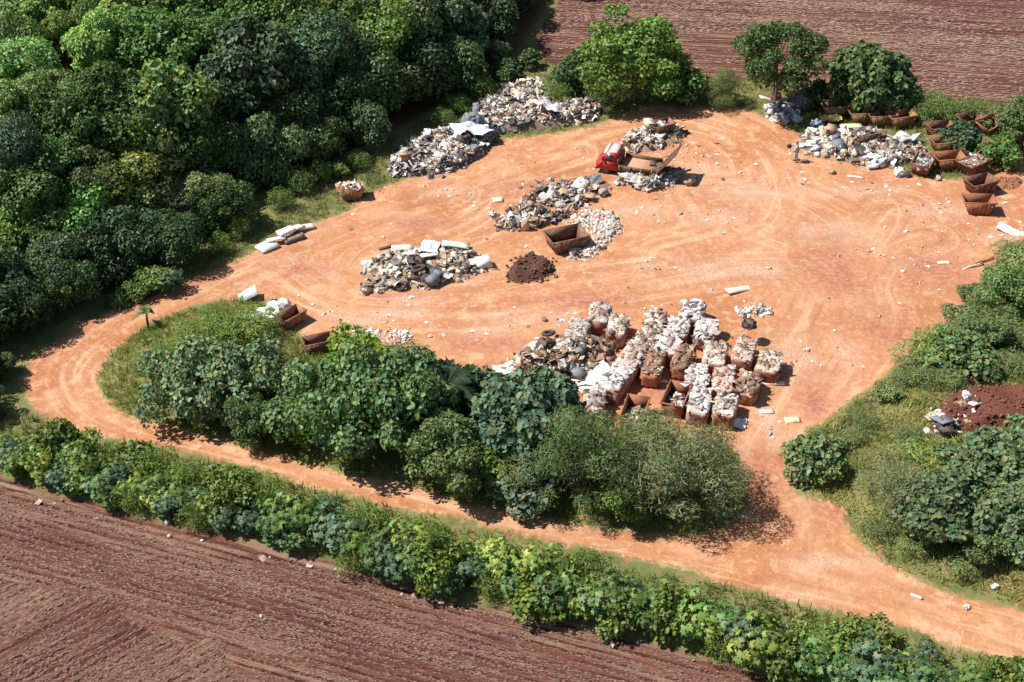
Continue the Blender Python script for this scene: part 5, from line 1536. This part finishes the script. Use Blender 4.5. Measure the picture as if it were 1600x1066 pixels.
lp('sheet', 905, 600, 1.4, (0.80, 0.76, 0.70), "narrow white strip of sheet on the red ground", 'sheet', dims=(2.0, .5, .15), rz=-.2)
lp('bag', 852, 552, 1.3, (0.06, 0.05, 0.055), "black bundle at the end of the dark heap", 'bundle', dims=(1.2, 1.0, .9), z=.3, name='bundle')
lp('tyre', 857, 542, .9, BLK, "tyre lying on the black bundle", 'tyre', z=.9, tilt=.5)
lp('board', 845, 545, 1, W8, "white panel leaning at the end of the dark heap", 'panel', dims=(1.1, .5, .1), rz=1.2, z=.6, tilt=.5, name='panel')
lp('board', 1158, 453, 1, (0.80, 0.70, 0.56), "long pale plank lying alone on the open yard", 'plank', dims=(2.3, .55, .07), rz=.45, name='plank')
lp('rock', 1176, 512, .35, (0.3, 0.28, 0.28), "small stone beyond the bale with a dark bundle", 'stone', name='stone')
lp('rock', 850, 501, .35, (0.2, 0.16, 0.15), "small dark stone alone in the yard", 'stone', name='stone')
lp('bag', 1167, 533, .9, (0.07, 0.055, 0.06), "dark bundle lying on a waste bale", 'bundle', dims=(.9, .8, .5), z=1.15, name='bundle')
lp('board', 1205, 600, 1, (0.78, 0.66, 0.58), "pale plank in the shadow beside the waste bales", 'plank', dims=(1.6, .3, .08), rz=-.05, name='plank')
lp('board', 1030, 597, 1, (0.80, 0.68, 0.60), "pale plank lying between the rows of bales", 'plank', dims=(1.0, .25, .07), rz=.0, name='plank')
lp('board', 1238, 657, 1, (0.80, 0.66, 0.40), "cream board on the entrance track", 'board', dims=(.9, .45, .06), rz=.1)
lp('board', 1198, 644, 1, (0.78, 0.62, 0.50), "pale flat board on the track beside the bales", 'board', dims=(.8, .35, .06), rz=.0)
lp('sheet', 1150, 662, .8, W8, "white scrap of sheet in the shade of the last bale", 'sheet')
lp('board', 1432, 933, 1, (0.80, 0.74, 0.66), "pale stick lying on the road", 'stick', dims=(.6, .14, .08), rz=-.6, name='stick')
lp('bag', 1510, 950, .4, (0.78, 0.74, 0.62), "small pale bag on the roadside", 'bag')
lp('bag', 1555, 918, .4, W8, "small white bag in the roadside grass", 'bag')
lp('rock', 171, 796, .28, (0.45, 0.38, 0.33), "pale stone at the field margin under the hedge", 'stone', name='stone')
lp('rock', 262, 818, .34, (0.45, 0.37, 0.32), "round pale stone at the hedge foot", 'stone', name='stone')
lp('rock', 408, 964, .2, (0.55, 0.50, 0.46), "white stone alone in the ploughed field", 'stone', name='stone')
# right-hand spread and its people
lp('sheet', 1298, 190, 1.4, YE, "yellow sheet in the grass before the ochre skips", 'sheet', dims=(1.7, .9, .3), z=.15)
lp('board', 1329, 202, 1, (0.78, 0.76, 0.42), "pale yellow panel at the back of the white spread", 'panel', dims=(1.7, .8, .12), rz=.0, z=.2, name='panel')
lp('board', 1312, 214, 1, (0.82, 0.80, 0.66), "cream panel in the white spread", 'panel', dims=(1.2, 1.0, .12), rz=.3, z=.25, name='panel')
lp('bag', 1275, 202, 1.1, (0.22, 0.32, 0.45), "blue bag on top of the spread next to the person", 'bag', dims=(1.1, .9, .7), z=.3)
lp('bag', 1269, 212, 1.0, W8, "white bag below the blue bag", 'bag', dims=(1.1, .7, .5), z=.25)
lp('bag', 1266, 234, 1.3, (0.74, 0.72, 0.74), "big pale sack right beside the person", 'sack', dims=(1.6, 1.2, .8), name='sack')
lp('bag', 1285, 228, 1.2, (0.60, 0.56, 0.52), "greyish sack leaning behind the big pale sack", 'sack', dims=(1.4, 1.0, .8), name='sack', z=.1)
lp('bag', 1370, 258, 1.4, (0.62, 0.60, 0.62), "grey bundle at the yard side of the white spread", 'bundle', dims=(1.8, 1.1, .7), name='bundle')
lp('bag', 1405, 272, 1.0, W8, "white bundle with dark end before the maroon skip", 'bundle', dims=(1.1, .8, .55), name='bundle')
lp('rock', 1417, 276, .6, (0.06, 0.06, 0.06), "black lump beside the white bundle", 'lump', name='lump')
lp('rock', 1300, 271, .5, (0.34, 0.22, 0.17), "brown stone alone before the white spread", 'stone', name='stone')
lp('board', 1408, 222, 1, (0.66, 0.72, 0.78), "bluish white panel near the maroon skip", 'panel', dims=(1.4, 1.0, .12), rz=.9, z=.4, name='panel')
lp('board', 1425, 224, 1, (0.72, 0.76, 0.82), "pale blue panel leaning near the maroon skip", 'panel', dims=(1.2, .9, .12), rz=.9, z=.4, name='panel', tilt=.3)
lp('board', 1337, 277, 1, (0.80, 0.66, 0.50), "pale plank lying before the grey bundle", 'plank', dims=(1.2, .2, .06), rz=-.35, name='plank')
lp('bag', 1206, 178, 1.0, W8, "bright white bag under the dark clumped tree", 'bag', dims=(1.2, .8, .9))
lp('bag', 1222, 190, 1.0, (0.50, 0.42, 0.38), "brownish sack beside the bright white bag", 'sack', dims=(1.3, .9, .6), name='sack')
lp('bag', 1243, 188, 1.0, (0.66, 0.62, 0.58), "pale sack with dark base before the olive-brown skip", 'sack', dims=(1.3, .9, .6), name='sack')
lp('board', 1200, 166, 1, (0.74, 0.72, 0.62), "pale panel on the heap under the clumped tree", 'panel', dims=(1.6, .6, .1), rz=.1, z=.6, name='panel')
lp('bag', 1210, 168, .8, (0.45, 0.07, 0.05), "red rounded cap on the heap under the clumped tree", 'drum', dims=(.8, .8, .55), z=.85, name='red_drum')
lp('box', 1252, 172, 1.2, (0.10, 0.12, 0.16), "dark blue-grey bin beside the olive-brown skip", 'bin', dims=(1.5, .9, 1.1), rz=.1, name='bin')
lp('bag', 1465, 280, .6, (0.55, 0.45, 0.36), "brown rag at the foot of the orange-brown skip", 'rag', name='rag')
lp('bag', 1500, 246, .6, (0.70, 0.62, 0.48), "cream bag between the orange-brown and white-sheet skips", 'bag')
lp('sheet', 1578, 362, 1.4, (0.80, 0.76, 0.70), "white sheet on the yard by the bank corner", 'sheet', dims=(1.9, .8, .15))
lp('log', 1535, 410, 1.0, (0.30, 0.20, 0.14), "crooked log at the bank corner of the yard", 'log', rz=.5)
lp('log', 1520, 418, .8, (0.70, 0.58, 0.48), "pale curved branch at the bank corner of the yard", 'branch', rz=.35, name='branch')
lp('board', 1475, 411, 1, (0.78, 0.66, 0.54), "pale board lying toward the bank corner", 'board', dims=(.9, .3, .06), rz=.1)
lp('bag', 1507, 628, .6, W8, "white bag on the dark red soil heap", 'bag', z=.4)
lp('bag', 1486, 655, .7, W8, "white bundle low on the dark red soil heap", 'bundle', name='bundle', z=.2)
lp('board', 1522, 640, 1, W8, "white board on the dark red soil heap", 'board', dims=(.8, .4, .1), rz=.6, z=.4)
lp('board', 1490, 676, 1, W8, "white strip at the edge of the red soil heap", 'strip', dims=(.9, .25, .08), rz=-.25, name='strip', z=.1)
lp('bag', 1448, 676, .5, W8, "small white bag in the grass below the red soil heap", 'bag')

# ------------------------------------------------------------------ truck
def truck():
    p = P(936, 262)
    ax = math.atan2(-.33, .94)
    root = empty("flatbed_truck", p, ax, (.88, .86, .78))
    put(root, "red-cabbed flatbed truck with its rear ramp raised, parked between heaps", "truck")
    RED = (0.40, 0.022, 0.03); DKM = (0.045, 0.035, 0.032); BED = (0.12, 0.065, 0.045)
    def part(name, V, F, mat, color, parent=root, smooth=False):
        return link(name, new_mesh(name, V, F, mat, None, smooth), parent, color)
    # x backwards along the truck from the bumper, y to the far side positive
    w = 1.05
    prof = [(0.12, .55), (0.0, .85), (0.02, 1.30), (0.55, 1.42), (0.80, 2.25), (1.0, 2.36), (1.75, 2.36), (1.85, 2.25), (1.85, .55)]
    n = len(prof)
    V = []
    for s in (-1, 1):
        for x, z in prof:
            yy = s * w * (.93 if z > 1.6 else 1.0)
            V.append((x, yy, z))
    F = []
    for k in range(n):
        a, b = k, (k + 1) % n
        F += [(a, a + n, b + n), (a, b + n, b)]
    for k in range(1, n - 1):
        F += [(0, k, k + 1), (n, n + k + 1, n + k)]
    cab = part("cab", np.array(V, float), np.array(F), M_PAINT, RED)
    part("windscreen", *plate((.565, w * .86, 1.47), (.565, -w * .86, 1.47), (.79, -w * .82, 2.18), (.79, w * .82, 2.18), -.012), M_GLASS, (0.03, 0.04, 0.05), cab)
    for s in (-1, 1):
        y0, y1 = s * (w * .985 + .004), s * (w * .94 + .004)
        q = [(.75, y0, 1.5), (1.45, y0, 1.5), (1.42, y1, 2.16), (.92, y1, 2.16)]
        part("side_window", *plate(*(q if s < 0 else q[::-1]), .012 * -1), M_GLASS, (0.03, 0.04, 0.05), cab)
        d = part("door", *box((.62, s * w - (.0 if s > 0 else .025), .72), (1.52, s * w + (.025 if s > 0 else 0), 1.44)), M_PAINT, (0.46, 0.025, 0.03), cab)
        part("mirror", *box((.55, s * (w + .08) - .05, 1.55), (.62, s * (w + .08) + .05, 1.95)), M_THING, DKM, cab)
        part("headlight", *box((-.02, s * .72 - .14, .92), (.05, s * .72 + .14, 1.08)), M_CLEAN, (0.7, 0.7, 0.65), cab)
    part("grille", *box((-.025, -.5, .88), (.03, .5, 1.22)), M_THING, DKM, cab)
    part("bumper", *box((-.12, -w - .02, .48), (.12, w + .02, .72)), M_PAINT, (0.40, 0.03, 0.03))
    part("sun_visor", *box((.58, -w * .9, 2.22), (.86, w * .9, 2.28)), M_CLEAN, (0.75, 0.55, 0.55), cab)
    part("lit_roof_panel", *box((1.02, -w * .82, 2.362), (1.72, w * .82, 2.40)), M_CLEAN, (0.78, 0.66, 0.64), cab)  # pale plate paints the sunlight on the red cab roof
    mb = MB()
    for s in (-1, 1): mb.add(*box((1.7, s * .42 - .05, .62), (5.3, s * .42 + .05, .84)))
    for x in (2.2, 3.1, 4.0, 4.85): mb.add(*box((x, -.36, .64), (x + .1, .36, .82)))
    part("chassis", np.vstack(mb.V), np.vstack(mb.F), M_THING, DKM)
    bx0, bx1, bw = 1.98, 5.3, 1.15
    for k in range(9):
        y0 = -bw + k * 2 * bw / 9
        part("deck_plank", *box((bx0, y0 + .008, .90), (bx1, y0 + 2 * bw / 9 - .008, .97 + .006 * (k % 2))), M_THING, (0.52, 0.30, 0.19))
    for s in (-1, 1):
        part("sideboard", *box((bx0 + .02, s * (bw + .03) - .025, .80), (bx1 - .02, s * (bw + .03) + .025, 1.34)), M_THING, BED)  # board colour darkened to carry the near side's shade
        for x in (2.1, 3.0, 4.0, 4.9):
            part("stake", *box((x - .05, s * (bw + .09) - .03, .70), (x + .05, s * (bw + .09) + .03, 1.38)), M_THING, (0.30, 0.17, 0.11))
    part("headboard", *box((bx0 - .10, -bw, .86), (bx0 - .04, bw, 1.85)), M_THING, (0.12, 0.06, 0.055))
    # ramp, hinged at the tail and leaning back
    a = math.radians(57)
    L = 2.75
    dx, dz = math.cos(a), math.sin(a)
    nx_, nz_ = -math.sin(a) * .09, math.cos(a) * .09
    x0, z0 = bx1 + .06, .92
    def ramp_piece(t0, t1, y0, y1, off=0.0, th=1.0):
        c = []
        for t in (t0, t1):
            for y in (y0, y1):
                for o in (off, off + th):
                    c.append((x0 + dx * t + nx_ * o, y, z0 + dz * t + nz_ * o))
        return hexa(c)
    rp = part("rear_ramp", *ramp_piece(0, L, -bw, bw), M_THING, (0.10, 0.06, 0.05))
    for k in range(7):
        part("cleat", *ramp_piece(.2 + k * .38, .26 + k * .38, -bw + .05, bw - .05, 1.03, .6), M_THING, (0.20, 0.12, 0.09), rp)
    for s in (-1, 1):
        part("ramp_prop", *tube([(x0 - 1.0, s * (bw - .1), 1.0), (x0 + dx * 1.3, s * (bw - .1), z0 + dz * 1.3 - .02)], [.035, .035], 6), M_THING, DKM, rp)
    # wheels
    for x in (.85, 4.0):
        for s in (-1, 1):
            r = .46; na = 20
            prof2 = [(-.14, .25), (-.15, .38), (-.11, r), (.11, r), (.15, .38), (.14, .25)]
            V, F = [], []
            yc = s * (w - .17)
            for k in range(na):
                A = 2 * math.pi * k / na
                for yy, rr in prof2: V.append((x + rr * math.cos(A), yc + yy, .46 + rr * math.sin(A)))
            m = len(prof2)
            for k in range(na):
                for j in range(m - 1):
                    i0, i1 = k * m + j, ((k + 1) % na) * m + j
                    F += [(i0, i1, i1 + 1), (i0, i1 + 1, i0 + 1)]
            wh = part("wheel", *tube([(x, yc - .10, .46), (x, yc + .10, .46)], [.26, .26], 16), M_THING, (0.35, 0.30, 0.28))
            part("tyre", np.array(V), np.array(F), M_TYRE, (0.03, 0.03, 0.03), wh, True)
            part("hub", *tube([(x, yc + s * .10, .46), (x, yc + s * .15, .46)], [.09, .07], 10), M_THING, (0.25, 0.2, 0.18), wh)
    for s in (-1, 1):
        part("mudguard", *box((3.45, s * (w - .17) - .2, .86 - .08), (4.55, s * (w - .17) + .2, .86 - .04)), M_THING, DKM)
    part("fuel_tank", *tube([(2.2, -.78, .60), (3.1, -.78, .60)], [.24, .24], 12), M_THING, (0.10, 0.08, 0.08))
truck()

# ------------------------------------------------------------------ person
def skin_mesh(name, nodes, edges, mat, color, parent, sub=1):
    me = bpy.data.meshes.new(name)
    me.from_pydata([n[0] for n in nodes], edges, [])
    me.update()
    o = link(name, me, parent, color)
    me.materials.append(mat)
    sk = o.modifiers.new("skin", 'SKIN'); sk.use_smooth_shade = True
    lay = me.skin_vertices[0].data if me.skin_vertices else None
    if lay is None:
        bpy.context.view_layer.objects.active = o
        lay = me.skin_vertices[0].data
    for i, n in enumerate(nodes):
        r = n[1]
        lay[i].radius = (r, r) if not isinstance(r, tuple) else r
        lay[i].use_root = (i == 0)
    ss = o.modifiers.new("sub", 'SUBSURF'); ss.levels = sub; ss.render_levels = sub
    return o

def person():
    p = P(1243, 253)
    root = empty("person", p, math.radians(-15))
    put(root, "person in grey work clothes standing by the big pale sack, one arm held out", "person")
    SK = (0.30, 0.16, 0.10); GR = (0.40, 0.41, 0.45)
    # facing -x (towards the truck), arm out towards -x
    N = [((0, 0, .98), (.15, .11)), ((0, 0, 1.18), (.15, .11)), ((-.02, 0, 1.40), (.17, .11)), ((-.03, 0, 1.50), .06), ((-.05, 0, 1.60), (.085, .09)), ((-.06, 0, 1.70), (.085, .095)),
         ((-.02, .20, 1.42), .058), ((-.22, .30, 1.25), .048), ((-.46, .26, 1.22), .036), ((-.54, .25, 1.22), .035),
         ((-.02, -.20, 1.42), .058), ((-.10, -.28, 1.16), .048), ((-.20, -.24, .95), .036), ((-.22, -.23, .88), .035),
         ((0, .10, .92), .088), ((-.08, .13, .50), .062), ((-.02, .15, .10), .045), ((-.14, .16, .04), .04),
         ((0, -.10, .92), .088), ((.06, -.13, .50), .062), ((.16, -.15, .10), .045), ((.05, -.16, .04), .04)]
    E = [(0, 1), (1, 2), (2, 3), (3, 4), (4, 5), (2, 6), (6, 7), (7, 8), (8, 9), (2, 10), (10, 11), (11, 12), (12, 13), (0, 14), (14, 15), (15, 16), (16, 17), (0, 18), (18, 19), (19, 20), (20, 21)]
    body = skin_mesh("body", N, E, M_SKIN, SK, root, 1)
    def grow(i, k): 
        q, r = N[i]
        return (q, tuple(v + k for v in r) if isinstance(r, tuple) else r + k)
    sh = [grow(0, .025), grow(1, .025), grow(2, .025), grow(6, .02), grow(7, .02), ((-.40, .27, 1.225), .05), grow(10, .02), grow(11, .02), ((-.17, -.25, 1.02), .05)]
    skin_mesh("shirt", sh, [(0, 1), (1, 2), (2, 3), (3, 4), (4, 5), (2, 6), (6, 7), (7, 8)], M_CLOTH, GR, root)
    tr = [grow(0, .02), grow(14, .02), grow(15, .02), ((-.03, .145, .16), .062), grow(18, .02), grow(19, .02), ((.145, -.145, .16), .062)]
    skin_mesh("trousers", tr, [(0, 1), (1, 2), (2, 3), (0, 4), (4, 5), (5, 6)], M_CLOTH, (0.33, 0.34, 0.40), root)
    for q, s in (((-.54, .25, 1.22), 1), ((-.22, -.23, .88), -1)):
        for k in range(5):
            o = (k - 2) * .019
            d = np.array([-.075 - .008 * (2 - abs(k - 2)), o * 1.2, -.03]) if k else np.array([-.03, .05 * s, -.03])
            b = np.array(q) + np.array([-.02, o, 0])
            skin_mesh("finger", [(tuple(b), .010), (tuple(b + d * .6), .009), (tuple(b + d + np.array([.01, 0, -.02])), .007)], [(0, 1), (1, 2)], M_SKIN, SK, body)
    hat = MB()
    V, F = ICO2[0].copy(), ICO2[1]
    V = V * np.array([.115, .105, .09]); V[:, 2] = np.maximum(V[:, 2], -.01)
    hat.add(V + np.array([-.055, 0, 1.745]), F)
    hat.add(*box((-.25, -.085, 1.735), (-.12, .085, 1.75)))
    link("cap", hat.mesh("cap", M_CLOTH), root, (0.62, 0.30, 0.27))
    for q in ((-.09, .155, 0), (.10, -.155, 0)):
        V, F = ICO2[0] * np.array([.15, .058, .06]), ICO2[1]
        V = V.copy(); V[:, 2] = np.maximum(V[:, 2], -.03)
        link("boot", new_mesh("boot", V + np.array(q) + np.array([0, 0, .045]), F, M_THING, None, True), root, (0.05, 0.04, 0.04))
    hp_ = Matrix.Translation(p) @ Matrix.Rotation(math.radians(-15), 4, 'Z') @ Vector((-.62, .25, 1.0))
    loose('bag', hp_, .5, (0.05, 0.05, 0.055), "dark bag hanging from the person's outstretched hand", "bag", None, 77, dims=(.32, .25, .42), name='hand_bag')
person()
